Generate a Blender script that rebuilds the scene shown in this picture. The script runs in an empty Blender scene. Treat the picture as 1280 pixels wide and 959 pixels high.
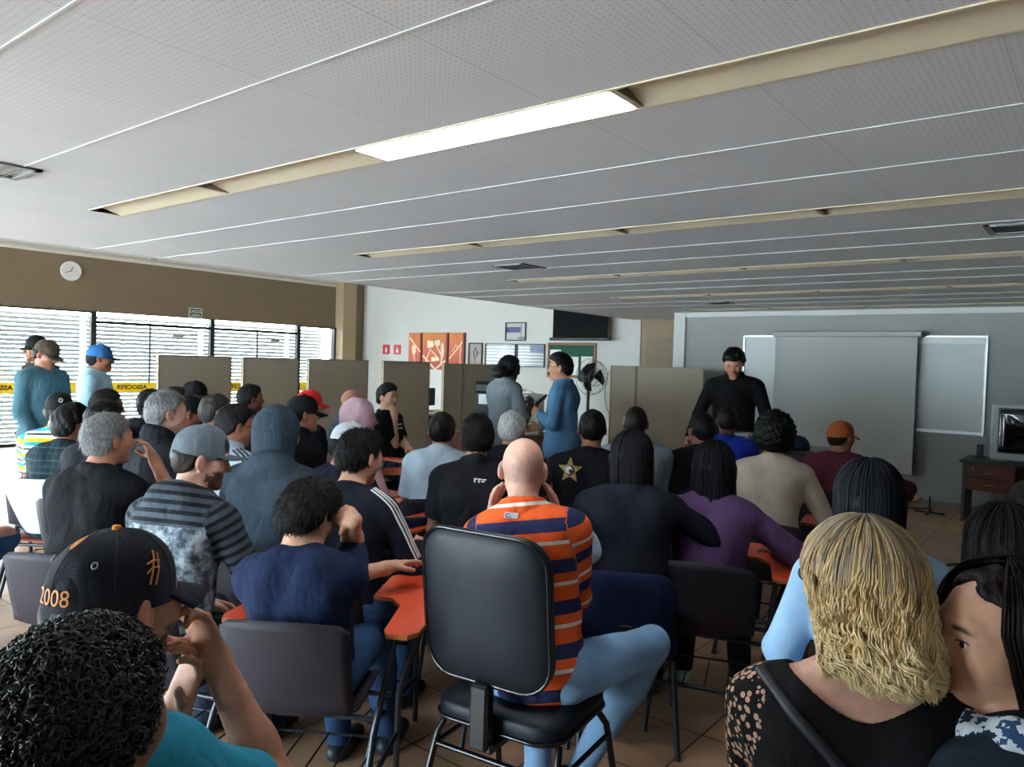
import bpy, math, random
import numpy as np
from mathutils import Vector, Matrix
from mathutils.bvhtree import BVHTree
random.seed(7); RNG = np.random.default_rng(7)
SC = bpy.context.scene; COL = SC.collection

# ------------------------------------------------------------------ camera
FPX, CAMH = 947.0, 1.62
YAW, PIT, ROL = [math.radians(a) for a in (38.205, -1.543, -1.721)]
def _cam_rows():
    cy, sy = math.cos(YAW), math.sin(YAW)
    f = np.array([-sy*math.cos(PIT), cy*math.cos(PIT), math.sin(PIT)])
    r = np.array([cy, sy, 0.0]); d = np.cross(f, r)
    return np.array([r*math.cos(ROL)+d*math.sin(ROL), -r*math.sin(ROL)+d*math.cos(ROL), f])
CM = _cam_rows()
def spot(px, py, depth):
    """room point seen at photo pixel (px,py) at a distance depth along the view axis"""
    r = CM.T @ np.array([(px-640)/FPX, (py-479.5)/FPX, 1.0])
    return np.array([0, 0, CAMH]) + r*depth
cam = bpy.data.cameras.new('camera'); cam.sensor_width = 36; cam.lens = FPX/1280*36; cam.clip_start = 0.05; cam.clip_end = 200
co = bpy.data.objects.new('camera', cam); COL.objects.link(co)
co.matrix_world = Matrix(((CM[0][0], -CM[1][0], -CM[2][0], 0), (CM[0][1], -CM[1][1], -CM[2][1], 0),
                          (CM[0][2], -CM[1][2], -CM[2][2], CAMH), (0, 0, 0, 1)))
SC.camera = co
SC.view_settings.view_transform = 'Standard'; SC.view_settings.look = 'None'
SC.view_settings.gamma = 1; SC.view_settings.use_curve_mapping = False
SC.view_settings.exposure = 0.70
SC.cycles.max_bounces = 8; SC.cycles.diffuse_bounces = 5; SC.cycles.transparent_max_bounces = 12

# ------------------------------------------------------------------ daylight
W = bpy.data.worlds.new('sky'); SC.world = W; W.use_nodes = True
W.node_tree.nodes['Background'].inputs[0].default_value = (0.72, 0.9, 1.0, 1)
W.node_tree.nodes['Background'].inputs[1].default_value = 15.0
def portal(name, loc, rot, sx, sy):
    l = bpy.data.lights.new(name, 'AREA'); l.shape = 'RECTANGLE'; l.size = sx; l.size_y = sy
    l.cycles.is_portal = True
    o = bpy.data.objects.new(name, l); COL.objects.link(o); o.location = loc; o.rotation_euler = rot
XW, YW, YF, ZC, XE, XR, YB = -14.1, 12.0, 10.65, 2.46, -6.67, 2.2, -3.6
SUN = bpy.data.lights.new('sun', 'SUN'); SUN.energy = 80; SUN.angle = .01; SUN.color = (.97, .98, 1)
so_ = bpy.data.objects.new('sun', SUN); COL.objects.link(so_); so_.rotation_euler = Vector((-.25, -.35, -1)).to_track_quat('-Z', 'Y').to_euler()
portal('daylight_left', (XW+.12, 3.4, 1.2), (0, -math.pi/2, 0), 2.4, 15.2)
portal('daylight_back', (-8.2, YB+.12, 1.2), (math.pi/2, 0, 0), 11.4, 2.2)

# ------------------------------------------------------------------ materials
def lin(c):
    if isinstance(c, str):
        c = c.lstrip('#'); c = [int(c[i:i+2], 16)/255 for i in (0, 2, 4)]
        c = [v/12.92 if v <= .04045 else ((v+.055)/1.055)**2.4 for v in c]
    return (*c[:3], 1.0)
MATS = {}
class NT:
    def __init__(s, name):
        s.m = bpy.data.materials.new(name); s.m.use_nodes = True
        s.t = s.m.node_tree; s.b = s.t.nodes['Principled BSDF']; s.out = s.t.nodes['Material Output']
    def n(s, typ, **kw):
        nd = s.t.nodes.new(typ)
        for k, v in kw.items():
            if k.startswith('i_'): nd.inputs[k[2:].replace('_', ' ')].default_value = v
            elif k.startswith('n'): pass
            else: setattr(nd, k, v)
        return nd
    def l(s, a, b): s.t.links.new(a, b)
    def math(s, op, a, b=None, clamp=False):
        nd = s.t.nodes.new('ShaderNodeMath'); nd.operation = op; nd.use_clamp = clamp
        for i, v in enumerate((a, b)):
            if v is None: continue
            if isinstance(v, (int, float)): nd.inputs[i].default_value = v
            else: s.l(v, nd.inputs[i])
        return nd.outputs[0]
    def mix(s, fac, a, b):
        nd = s.t.nodes.new('ShaderNodeMix'); nd.data_type = 'RGBA'
        for sock, v in ((nd.inputs[0], fac), (nd.inputs[6], a), (nd.inputs[7], b)):
            if isinstance(v, (int, float, tuple)): sock.default_value = v
            else: s.l(v, sock)
        return nd.outputs[2]
    def ramp(s, fac, stops, interp='CONSTANT'):
        nd = s.t.nodes.new('ShaderNodeValToRGB'); e = nd.color_ramp; e.interpolation = interp
        while len(e.elements) < len(stops): e.elements.new(0.5)
        for el, (p, c) in zip(e.elements, stops): el.position = p; el.color = lin(c)
        s.l(fac, nd.inputs[0]); return nd.outputs[0]
    def bump(s, h, strength, dist=.01):
        nd = s.t.nodes.new('ShaderNodeBump'); nd.inputs['Strength'].default_value = strength; nd.inputs['Distance'].default_value = dist
        s.l(h, nd.inputs['Height']); s.l(nd.outputs[0], s.b.inputs['Normal'])
    def coord(s, which='Object', scale=(1, 1, 1)):
        tc = s.t.nodes.new('ShaderNodeTexCoord'); mp = s.t.nodes.new('ShaderNodeMapping'); mp.inputs['Scale'].default_value = scale
        s.l(tc.outputs[which], mp.inputs[0]); return mp.outputs[0]
    def noise(s, vec, scale, detail=3, rough=.5):
        nd = s.t.nodes.new('ShaderNodeTexNoise'); nd.inputs['Scale'].default_value = scale; nd.inputs['Detail'].default_value = detail
        nd.inputs['Roughness'].default_value = rough
        s.l(vec, nd.inputs['Vector']); return nd.outputs[0]
def mat(name, c, rough=.6, metal=0.0, var=.12, scale=9.0, bump=0.0, bscale=60, spec=.5, stretch=(1, 1, 1), coat=0):
    if name in MATS: return MATS[name]
    t = NT(name); c = lin(c); v = t.coord(scale=stretch)
    f = t.noise(v, scale)
    lo = tuple(x*(1-var) for x in c[:3])+(1,); hi = tuple(min(1, x*(1+var)) for x in c[:3])+(1,)
    t.l(t.mix(f, lo, hi), t.b.inputs['Base Color'])
    t.b.inputs['Roughness'].default_value = rough; t.b.inputs['Metallic'].default_value = metal
    t.b.inputs['Specular IOR Level'].default_value = spec; t.b.inputs['Coat Weight'].default_value = coat
    if bump: t.bump(t.noise(v, bscale), bump, .004)
    MATS[name] = t.m; return t.m
def cloth(c, name=None):
    if str(c).startswith('mat:'): return MATS['cloth_'+c]
    nm = name or 'cloth_%s' % str(c).strip('#')
    if nm in MATS: return MATS[nm]
    m = mat(nm, c, .85, var=.15, scale=14, spec=.2); t = NT.__new__(NT); t.m = m; t.t = m.node_tree; t.b = t.t.nodes['Principled BSDF']; folds(t); return m
def folds(t):
    a = t.noise(t.coord(scale=(1, 1, .55)), 11, 2, .45); r = t.math('ABSOLUTE', t.math('SUBTRACT', a, .5)); b = t.noise(t.coord(), 240, 2)
    t.bump(t.math('ADD', t.math('MULTIPLY', r, 1.6), t.math('MULTIPLY', b, .05)), .55, .03)
def emis(name, c, s):
    t = NT(name); t.b.inputs['Emission Color'].default_value = lin(c); t.b.inputs['Emission Strength'].default_value = s
    t.b.inputs['Base Color'].default_value = lin(c); MATS[name] = t.m; return t.m
def hairmat(c):
    k = 'hair_%s' % c.strip('#')
    if k in MATS: return MATS[k]
    t = NT(k); cc = lin(c); v = t.coord(scale=(1, 1, .12)); f = t.noise(v, 190, 4)
    t.l(t.mix(t.math('POWER', f, 1.5), tuple(x*.4 for x in cc[:3])+(1,), tuple(min(1, x*1.3) for x in cc[:3])+(1,)), t.b.inputs['Base Color'])
    t.b.inputs['Roughness'].default_value = .5; t.b.inputs['Specular IOR Level'].default_value = .16
    t.bump(f, .8, .004); MATS[k] = t.m; return t.m
def attrmat(name, rough=.5, spec=.4, sss=0):
    if name in MATS: return MATS[name]
    t = NT(name); a = t.t.nodes.new('ShaderNodeAttribute'); a.attribute_name = 'Col'
    v = t.coord(); f = t.noise(v, 45, 4)
    mul = t.t.nodes.new('ShaderNodeMix'); mul.data_type = 'RGBA'; mul.blend_type = 'MULTIPLY'; mul.inputs[0].default_value = 1
    t.l(a.outputs['Color'], mul.inputs[6]); t.l(t.ramp(f, [(.2, '#dcdcdc'), (.8, '#ffffff')], 'LINEAR'), mul.inputs[7])
    t.l(mul.outputs[2], t.b.inputs['Base Color'])
    t.b.inputs['Roughness'].default_value = rough; t.b.inputs['Specular IOR Level'].default_value = spec
    if sss:
        t.b.inputs['Subsurface Weight'].default_value = sss; t.b.inputs['Subsurface Radius'].default_value = (.012, .005, .003); t.b.inputs['Subsurface Scale'].default_value = 1
        t.bump(t.noise(v, 300, 2), .06, .002)
    MATS[name] = t.m; return t.m

# ------------------------------------------------------------------ mesh helpers
def link(name, me, m, parent=None):
    o = bpy.data.objects.new(name, me); COL.objects.link(o)
    for x in (m if isinstance(m, (list, tuple)) else [m]): me.materials.append(x)
    if parent is not None: o.parent = parent
    return o
def npmesh(name, V, F, smooth=True):
    V = np.asarray(V, np.float32); F = np.asarray(F, np.int32); n = F.shape[1]
    me = bpy.data.meshes.new(name)
    me.vertices.add(len(V)); me.vertices.foreach_set('co', V.ravel())
    me.loops.add(F.size); me.loops.foreach_set('vertex_index', F.ravel())
    me.polygons.add(len(F)); me.polygons.foreach_set('loop_start', np.arange(len(F), dtype=np.int32)*n)
    me.update(calc_edges=True)
    if smooth: me.polygons.foreach_set('use_smooth', np.ones(len(F), bool))
    return me
def setcol(me, C):
    a = me.attributes.new('Col', 'FLOAT_COLOR', 'POINT'); a.data.foreach_set('color', np.asarray(C, np.float32).ravel())
class MB:
    def __init__(s): s.v = []; s.f = []; s.mi = []; s.sm = []
    def add(s, V, F, mi=0, smooth=False):
        o = len(s.v); s.v += [tuple(map(float, p)) for p in V]; s.f += [tuple(i+o for i in f) for f in F]
        s.mi += [mi]*len(F); s.sm += [smooth]*len(F)
    def box(s, lo, hi, mi=0, M=None, bev=0):
        (a, b, c), (d, e, f) = lo, hi
        if bev:
            g = min(bev, (d-a)/2.01, (e-b)/2.01, (f-c)/2.01); V = []
            for (sx, x0, x1) in ((-1, a, a+g), (1, d, d-g)):
                for (sy, y0, y1) in ((-1, b, b+g), (1, e, e-g)):
                    for (sz, z0, z1) in ((-1, c, c+g), (1, f, f-g)):
                        V += [(x0, y1, z1), (x1, y0, z1), (x1, y1, z0)]
            idx = lambda i, j, k, w: ((i*2+j)*2+k)*3+w
            F = []
            for w, ax in ((0, 0), (1, 1), (2, 2)):
                for q in (0, 1):
                    L = [(0, 0), (1, 0), (1, 1), (0, 1)]
                    fs = []
                    for (u, v) in L:
                        t = [0, 0, 0]; t[ax] = q; t[(ax+1) % 3] = u; t[(ax+2) % 3] = v; fs.append(idx(*t, w))
                    F.append(fs if q else fs[::-1])
            for ax in range(3):
                b1, b2 = (ax+1) % 3, (ax+2) % 3
                for q1 in (0, 1):
                    for q2 in (0, 1):
                        t0 = [0, 0, 0]; t0[b1] = q1; t0[b2] = q2; t1 = list(t0); t1[ax] = 1
                        fs = [idx(*t0, b1), idx(*t1, b1), idx(*t1, b2), idx(*t0, b2)]
                        F.append(fs if (q1 == q2) == False else fs[::-1])
            for i in (0, 1):
                for j in (0, 1):
                    for k in (0, 1):
                        fs = [idx(i, j, k, w) for w in range(3)]; F.append(fs if (i+j+k) % 2 == 1 else fs[::-1])
        else:
            V = [(a, b, c), (d, b, c), (d, e, c), (a, e, c), (a, b, f), (d, b, f), (d, e, f), (a, e, f)]
            F = [(0, 3, 2, 1), (4, 5, 6, 7), (0, 1, 5, 4), (1, 2, 6, 5), (2, 3, 7, 6), (3, 0, 4, 7)]
        if M is not None: V = [M @ Vector(p) for p in V]
        s.add(V, F, mi); return s
    def tube(s, pts, r, n=8, mi=0, closed=False, smooth=True):
        P = np.array(pts, float); N = len(P); R = np.full(N, r) if np.isscalar(r) else np.array(r, float)
        T = np.roll(P, -1, 0)-np.roll(P, 1, 0) if closed else np.gradient(P, axis=0)
        T /= np.linalg.norm(T, axis=1)[:, None]+1e-12
        up = np.array([0, 0, 1.0]) if abs(T[0][2]) < .9 else np.array([1.0, 0, 0]); V = []
        u = np.cross(T[0], up); u /= np.linalg.norm(u)
        for i in range(N):
            u = u-T[i]*(u@T[i]); u /= np.linalg.norm(u)+1e-12; w = np.cross(T[i], u)
            for k in range(n):
                a = 2*math.pi*k/n; V.append(P[i]+R[i]*(math.cos(a)*u+math.sin(a)*w))
        F = [(i*n+k, i*n+(k+1) % n, (i+1) % N*n+(k+1) % n, (i+1) % N*n+k) for i in range(N if closed else N-1) for k in range(n)]
        s.add(V, F, mi, smooth)
        if not closed: s.add(V[:n], [tuple(range(n))[::-1]], mi); s.add(V[-n:], [tuple(range(n))], mi)
        return s
    def lathe(s, prof, c=(0, 0, 0), n=24, mi=0, M=None):
        V = [(c[0]+r*math.cos(2*math.pi*k/n), c[1]+r*math.sin(2*math.pi*k/n), c[2]+z) for r, z in prof for k in range(n)]
        if M is not None: V = [M @ Vector(p) for p in V]
        F = [(i*n+k, i*n+(k+1) % n, (i+1)*n+(k+1) % n, (i+1)*n+k) for i in range(len(prof)-1) for k in range(n)]
        s.add(V, F, mi, True); m = len(prof)
        s.add(V[:n], [tuple(range(n))[::-1]], mi); s.add(V[(m-1)*n:], [tuple(range(n))], mi); return s
    def prism(s, poly, z0, z1, mi=0, M=None):
        n = len(poly); V = [(x, y, z0) for x, y in poly]+[(x, y, z1) for x, y in poly]
        if M is not None: V = [M @ Vector(p) for p in V]
        s.add(V, [tuple(range(n))[::-1], tuple(range(n, 2*n))]+[(i, (i+1) % n, n+(i+1) % n, n+i) for i in range(n)], mi); return s
    def grid(s, G, th=0.0, mi=0, smooth=True):
        G = np.array(G, float); a, b = G.shape[:2]
        if th:
            du = np.gradient(G, axis=0); dv = np.gradient(G, axis=1); N = np.cross(du, dv); N /= np.linalg.norm(N, axis=2)[..., None]+1e-9
            V = np.concatenate([G.reshape(-1, 3), (G-N*th).reshape(-1, 3)])
        else: V = G.reshape(-1, 3)
        ix = lambda i, j: i*b+j; F = [(ix(i, j), ix(i+1, j), ix(i+1, j+1), ix(i, j+1)) for i in range(a-1) for j in range(b-1)]
        s.add(V, F, mi, smooth)
        if th:
            o = a*b; base = len(s.v)-len(V)
            rim = [(i, 0) for i in range(a)]+[(a-1, j) for j in range(1, b)]+[(i, b-1) for i in range(a-2, -1, -1)]+[(0, j) for j in range(b-2, 0, -1)]
            FF = [tuple(o+k for k in f[::-1]) for f in F]; R = [ix(*q) for q in rim]
            FF += [(R[(k+1) % len(R)], R[k], o+R[k], o+R[(k+1) % len(R)]) for k in range(len(R))]
            s.f += [tuple(i+base for i in f) for f in FF]; s.mi += [mi]*len(FF); s.sm += [smooth]*len(FF)
        return s
    def mesh(s, name):
        me = bpy.data.meshes.new(name); me.from_pydata(s.v, [], s.f)
        me.polygons.foreach_set('material_index', s.mi); me.polygons.foreach_set('use_smooth', s.sm); me.update(); return me
    def build(s, name, m, parent=None): return link(name, s.mesh(name), m, parent)
def tag(o, label, cat, group=None, kind=None):
    o['label'] = label; o['category'] = cat
    if group: o['group'] = group
    if kind: o['kind'] = kind
    return o
def struct(o): o['kind'] = 'structure'; return o
def empty(name, loc, rz=0):
    o = bpy.data.objects.new(name, None); COL.objects.link(o); o.location = loc; o.rotation_euler = (0, 0, rz); o.empty_display_size = .1; return o
def textmesh(txt, size, ext=0.0, off=0.0):
    c = bpy.data.curves.new('lettering', 'FONT'); c.body = txt; c.size = size; c.align_x = 'CENTER'; c.align_y = 'CENTER'; c.extrude = ext; c.offset = off; c.resolution_u = 3
    o = bpy.data.objects.new('lettering', c); COL.objects.link(o)
    me = bpy.data.meshes.new_from_object(o.evaluated_get(bpy.context.evaluated_depsgraph_get()))
    bpy.data.objects.remove(o); bpy.data.curves.remove(c); me.materials.clear(); return me
def textobj(name, txt, size, M, m, parent=None):
    me = textmesh(txt, size); me.transform(M); me.update(); return link(name, me, m, parent)

# ------------------------------------------------------------------ smooth body surfaces
def unit(v): v = np.asarray(v, float); return v/(np.linalg.norm(v)+1e-12)
def rotz(a): c, s = math.cos(a), math.sin(a); return np.array([[c, -s, 0], [s, c, 0], [0, 0, 1.0]])
def rotx(a): c, s = math.cos(a), math.sin(a); return np.array([[1.0, 0, 0], [0, c, -s], [0, s, c]])
def roty(a): c, s = math.cos(a), math.sin(a); return np.array([[c, 0, s], [0, 1.0, 0], [-s, 0, c]])
def C(a, b, r1, r2=None, k=.02, flat=False, sub=False): return dict(t='c', a=np.asarray(a, float), b=np.asarray(b, float), r1=r1, r2=r1 if r2 is None else r2, k=k, flat=flat, sub=sub)
def E(c, r, R=None, k=.02, sub=False): return dict(t='e', c=np.asarray(c, float), r=np.asarray(r, float), R=np.eye(3) if R is None else R, k=k, sub=sub)
def moved(p, R, o):
    q = dict(p)
    if p['t'] == 'c': q['a'] = R@p['a']+o; q['b'] = R@p['b']+o
    else: q['c'] = R@p['c']+o; q['R'] = R@p['R']
    return q
def ext(p, inf):
    if p['t'] == 'c':
        r = max(p['r1'], p['r2'])+inf; return np.minimum(p['a'], p['b'])-r, np.maximum(p['a'], p['b'])+r
    e = np.sqrt(((p['R']*(p['r']+inf))**2).sum(1)); return p['c']-e, p['c']+e
def dist(p, X, Y, Z, inf=0.0):
    if p['t'] == 'c':
        a = p['a']; d = p['b']-a; L2 = d@d+1e-12
        x, y, z = X-a[0], Y-a[1], Z-a[2]; t = (x*d[0]+y*d[1]+z*d[2])/L2; tc = np.clip(t, 0, 1)
        D = np.sqrt((x-tc*d[0])**2+(y-tc*d[1])**2+(z-tc*d[2])**2)-(p['r1']+(p['r2']-p['r1'])*tc)-inf
        if p['flat']: D = np.maximum(D, (t-1)*math.sqrt(L2))
        return D
    R, c, r = p['R'], p['c'], p['r']+inf
    x, y, z = X-c[0], Y-c[1], Z-c[2]
    u = (x*R[0, 0]+y*R[1, 0]+z*R[2, 0])/r[0]; v = (x*R[0, 1]+y*R[1, 1]+z*R[2, 1])/r[1]; w = (x*R[0, 2]+y*R[1, 2]+z*R[2, 2])/r[2]
    k0 = np.sqrt(u*u+v*v+w*w); k1 = np.sqrt((u/r[0])**2+(v/r[1])**2+(w/r[2])**2)+1e-9
    return k0*(k0-1)/k1
class Vol:
    def __init__(s, prims, h, inf=0.0, pad=0.012):
        lo = np.min([ext(p, inf)[0] for p in prims if not p['sub']], 0)-pad-2*h; hi = np.max([ext(p, inf)[1] for p in prims if not p['sub']], 0)+pad+2*h
        s.h = h; s.lo = lo; n = np.ceil((hi-lo)/h).astype(int)+1
        s.ax = [(lo[i]+h*np.arange(n[i])).astype(np.float32) for i in range(3)]; s.F = np.full(n, .5, np.float32)
        for p in prims: s.add(p, inf)
    def sl(s, a, b):
        i0 = [max(0, int((a[i]-s.lo[i])/s.h)) for i in range(3)]; i1 = [min(len(s.ax[i]), int((b[i]-s.lo[i])/s.h)+2) for i in range(3)]
        return tuple(slice(i0[i], max(i0[i], i1[i])) for i in range(3))
    def xyz(s, q): return s.ax[0][q[0]][:, None, None], s.ax[1][q[1]][None, :, None], s.ax[2][q[2]][None, None, :]
    def add(s, p, inf=0.0):
        k = p['k']; a, b = ext(p, inf); m = max(k, 3*s.h)+.004; q = s.sl(a-m, b+m); G = s.F[q]
        if G.size == 0: return
        D = dist(p, *s.xyz(q), inf=0.0 if p['sub'] else inf).astype(np.float32)
        if p['sub']:
            D = -D; h = np.maximum(k-np.abs(G-D), 0)/k; s.F[q] = np.maximum(G, D)+h*h*k*.25
        else:
            h = np.maximum(k-np.abs(G-D), 0)/k; s.F[q] = np.minimum(G, D)-h*h*k*.25
    def cut(s, fn, k=.008):
        D = fn(*s.xyz((slice(None),)*3)).astype(np.float32); D = np.broadcast_to(D, s.F.shape); h = np.maximum(k-np.abs(s.F-D), 0)/k; s.F = np.maximum(s.F, D)+h*h*k*.25
    def noise(s, amp, freq, seed=0, sq=(1, 1, 1)):
        r = np.random.default_rng(seed); X, Y, Z = s.xyz((slice(None),)*3); N = 0
        for o in range(4):
            d = unit(r.normal(size=3))*freq*(1+.7*o)*np.array(sq); e = unit(r.normal(size=3))*freq*.7*np.array(sq); ph = r.uniform(0, 6.28, 2)
            N = N+np.sin(X*d[0]+Y*d[1]+Z*d[2]+ph[0]+1.3*np.sin(X*e[0]+Y*e[1]+Z*e[2]+ph[1]))/(1+.6*o)
        s.F = s.F+(amp*N*.5).astype(np.float32)
    def nets(s):
        F = s.F; h = s.h; I = F < 0; cs = np.zeros(np.array(F.shape)-1, np.int8)
        for dx in (0, 1):
            for dy in (0, 1):
                for dz in (0, 1): cs += I[dx:F.shape[0]-1+dx, dy:F.shape[1]-1+dy, dz:F.shape[2]-1+dz]
        act = np.nonzero((cs > 0) & (cs < 8)); idx = np.full(cs.shape, -1, np.int32); idx[act] = np.arange(len(act[0]))
        base = np.stack(act, 1); acc = np.zeros((len(base), 3)); cnt = np.zeros(len(base)); g = lambda o: F[base[:, 0]+o[0], base[:, 1]+o[1], base[:, 2]+o[2]].astype(float)
        vals = {o: g(o) for o in [(a, b, c) for a in (0, 1) for b in (0, 1) for c in (0, 1)]}
        for ax in range(3):
            for u in (0, 1):
                for v in (0, 1):
                    o = [0, 0, 0]; o[(ax+1) % 3] = u; o[(ax+2) % 3] = v; o2 = list(o); o2[ax] = 1
                    A, B = vals[tuple(o)], vals[tuple(o2)]; m = (A < 0) != (B < 0); t = np.where(m, A/(A-B+1e-20), 0)
                    P = np.tile(np.array(o, float), (len(base), 1)); P[:, ax] = t; acc += P*m[:, None]; cnt += m
        V = s.lo+h*(base+acc/cnt[:, None]); Q = []
        for ax in range(3):
            A = np.take(I, range(F.shape[ax]-1), ax); B = np.take(I, range(1, F.shape[ax]), ax); e = np.stack(np.nonzero(A != B), 1); sg = A[tuple(e.T)]
            b1, b2 = (ax+1) % 3, (ax+2) % 3; ok = (e[:, b1] > 0) & (e[:, b2] > 0) & (e[:, b1] < cs.shape[b1]) & (e[:, b2] < cs.shape[b2]); e = e[ok]; sg = sg[ok]
            def ci(d1, d2): q = e.copy(); q[:, b1] -= d1; q[:, b2] -= d2; return idx[q[:, 0], q[:, 1], q[:, 2]]
            f = np.stack([ci(0, 0), ci(1, 0), ci(1, 1), ci(0, 1)], 1); f[~sg] = f[~sg][:, ::-1]; Q.append(f)
        return V, np.concatenate(Q)

# ------------------------------------------------------------------ people
SKIN = dict(light='#c99a7e', tan='#b98468', brown='#8a5a40', dark='#54362a', pink='#d3a590')
HEAD = [E((0, -.008, .03), (.074, .095, .085), k=.03), E((0, .028, -.03), (.057, .062, .085), k=.04), E((0, .012, -.055), (.060, .05, .045), k=.03),
        C((-.008, .074, -.096), (.008, .074, -.096), .018, k=.03), C((-.034, .076, .026), (.034, .076, .026), .013, k=.02),
        E((.032, .099, .003), (.019, .015, .010), k=.016, sub=True), E((-.032, .099, .003), (.019, .015, .010), k=.016, sub=True),
        C((0, .086, .012), (0, .108, -.028), .008, .0125, k=.014), E((.012, .098, -.033), (.009, .010, .008), k=.008), E((-.012, .098, -.033), (.009, .010, .008), k=.008),
        C((-.018, .083, -.060), (.018, .083, -.060), .0075, k=.010), C((-.014, .083, -.072), (.014, .083, -.072), .008, k=.009),
        C((.017, .0875, .0095), (.045, .0795, .0075), .0042, k=.005), C((-.017, .0875, .0095), (-.045, .0795, .0075), .0042, k=.005), C((.018, .0865, -.0085), (.044, .0795, -.0065), .0035, k=.005), C((-.018, .0865, -.0085), (-.044, .0795, -.0065), .0035, k=.005),
        E((.045, .055, -.02), (.02, .03, .025), k=.03), E((-.045, .055, -.02), (.02, .03, .025), k=.03)]
for _s in (1, -1):
    HEAD += [E((_s*.079, -.008, -.004), (.010, .021, .034), rotz(_s*.45)@rotx(-.15), k=.008), E((_s*.091, -.002, .002), (.007, .011, .019), rotz(_s*.45), k=.006, sub=True),
             E((_s*.078, .0, -.030), (.007, .009, .011), k=.006)]
SKULL = [E((0, -.008, .03), (.074, .095, .085), k=.03), E((0, -.02, -.02), (.064, .072, .07), k=.04)]
HL_Y = np.array([-.13, -.06, -.02, .012, .03, .045, .075, .13]); HL_Z = np.array([-.082, -.070, -.022, -.008, .03, .052, .068, .085])

def hand(w, d, n, side, curl, sp=1.0):
    """palm, four unequal fingers and a thumb; d points along the hand, n out of the palm, side is the thumb's direction sign"""
    d = unit(d); n = unit(np.asarray(n, float)-d*(np.asarray(n, float)@d)); s = np.cross(d, n)*side; P = []
    R = np.stack([s, d, n], 1); P.append(E(w+d*.05, (.040, .052, .0155), R, k=.015)); P.append(C(w-d*.01, w+d*.03, .024, .022, k=.02))
    for off, L, c0 in ((.029, .066, -.05), (.010, .076, 0), (-.010, .071, .04), (-.028, .056, .1)):
        p = w+d*(.088-abs(off)*.2)+s*off; a = (curl*.55+c0); r = .0088
        for seg, (fr, rr) in enumerate(((.45, .0088), (.32, .008), (.25, .0072))):
            dv = d*math.cos(a)+n*math.sin(a)+s*off*1.4*sp; q = p+unit(dv)*L*fr; P.append(C(p, q, rr, rr*.94, k=.005)); p = q; a += curl*.62
    p = w+d*.022+s*.030+n*.006; q = p+unit(s*.72+d*.62+n*(.35+.25*curl))*.038; P.append(C(p, q, .0125, .0105, k=.012))
    q2 = q+unit(s*(.25-.35*curl)+d*.85+n*(.25+.3*curl))*.030; P.append(C(q, q2, .010, .0088, k=.004))
    return P
def ik(S, T, l1, l2, hint):
    v = T-S; L = np.linalg.norm(v); m = (l1+l2)*.985
    if L > m: T = S+v/L*m; v = T-S; L = m
    a = (l1*l1-l2*l2+L*L)/(2*L); hgt = math.sqrt(max(l1*l1-a*a, 1e-6)); u = v/L; hv = np.asarray(hint, float); hv = unit(hv-u*(hv@u))
    return S+u*a+hv*hgt, T
ARMS = dict(lap=('l', .10, .30, .60), desk=('l', .20, .40, .755), desk2=('l', .02, .42, .755), chin=('h', .03, .09, -.19), mouth=('h', .05, .14, -.10), cheek=('h', .08, .06, -.13), hang=('s', .06, .03, -.53),
            pocket=('s', -.03, .12, -.505), cross=('s', -.20, .22, -.25), side=('s', .10, -.02, -.53), thigh=('l', .14, .26, .60))
PEOPLE = {}
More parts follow.
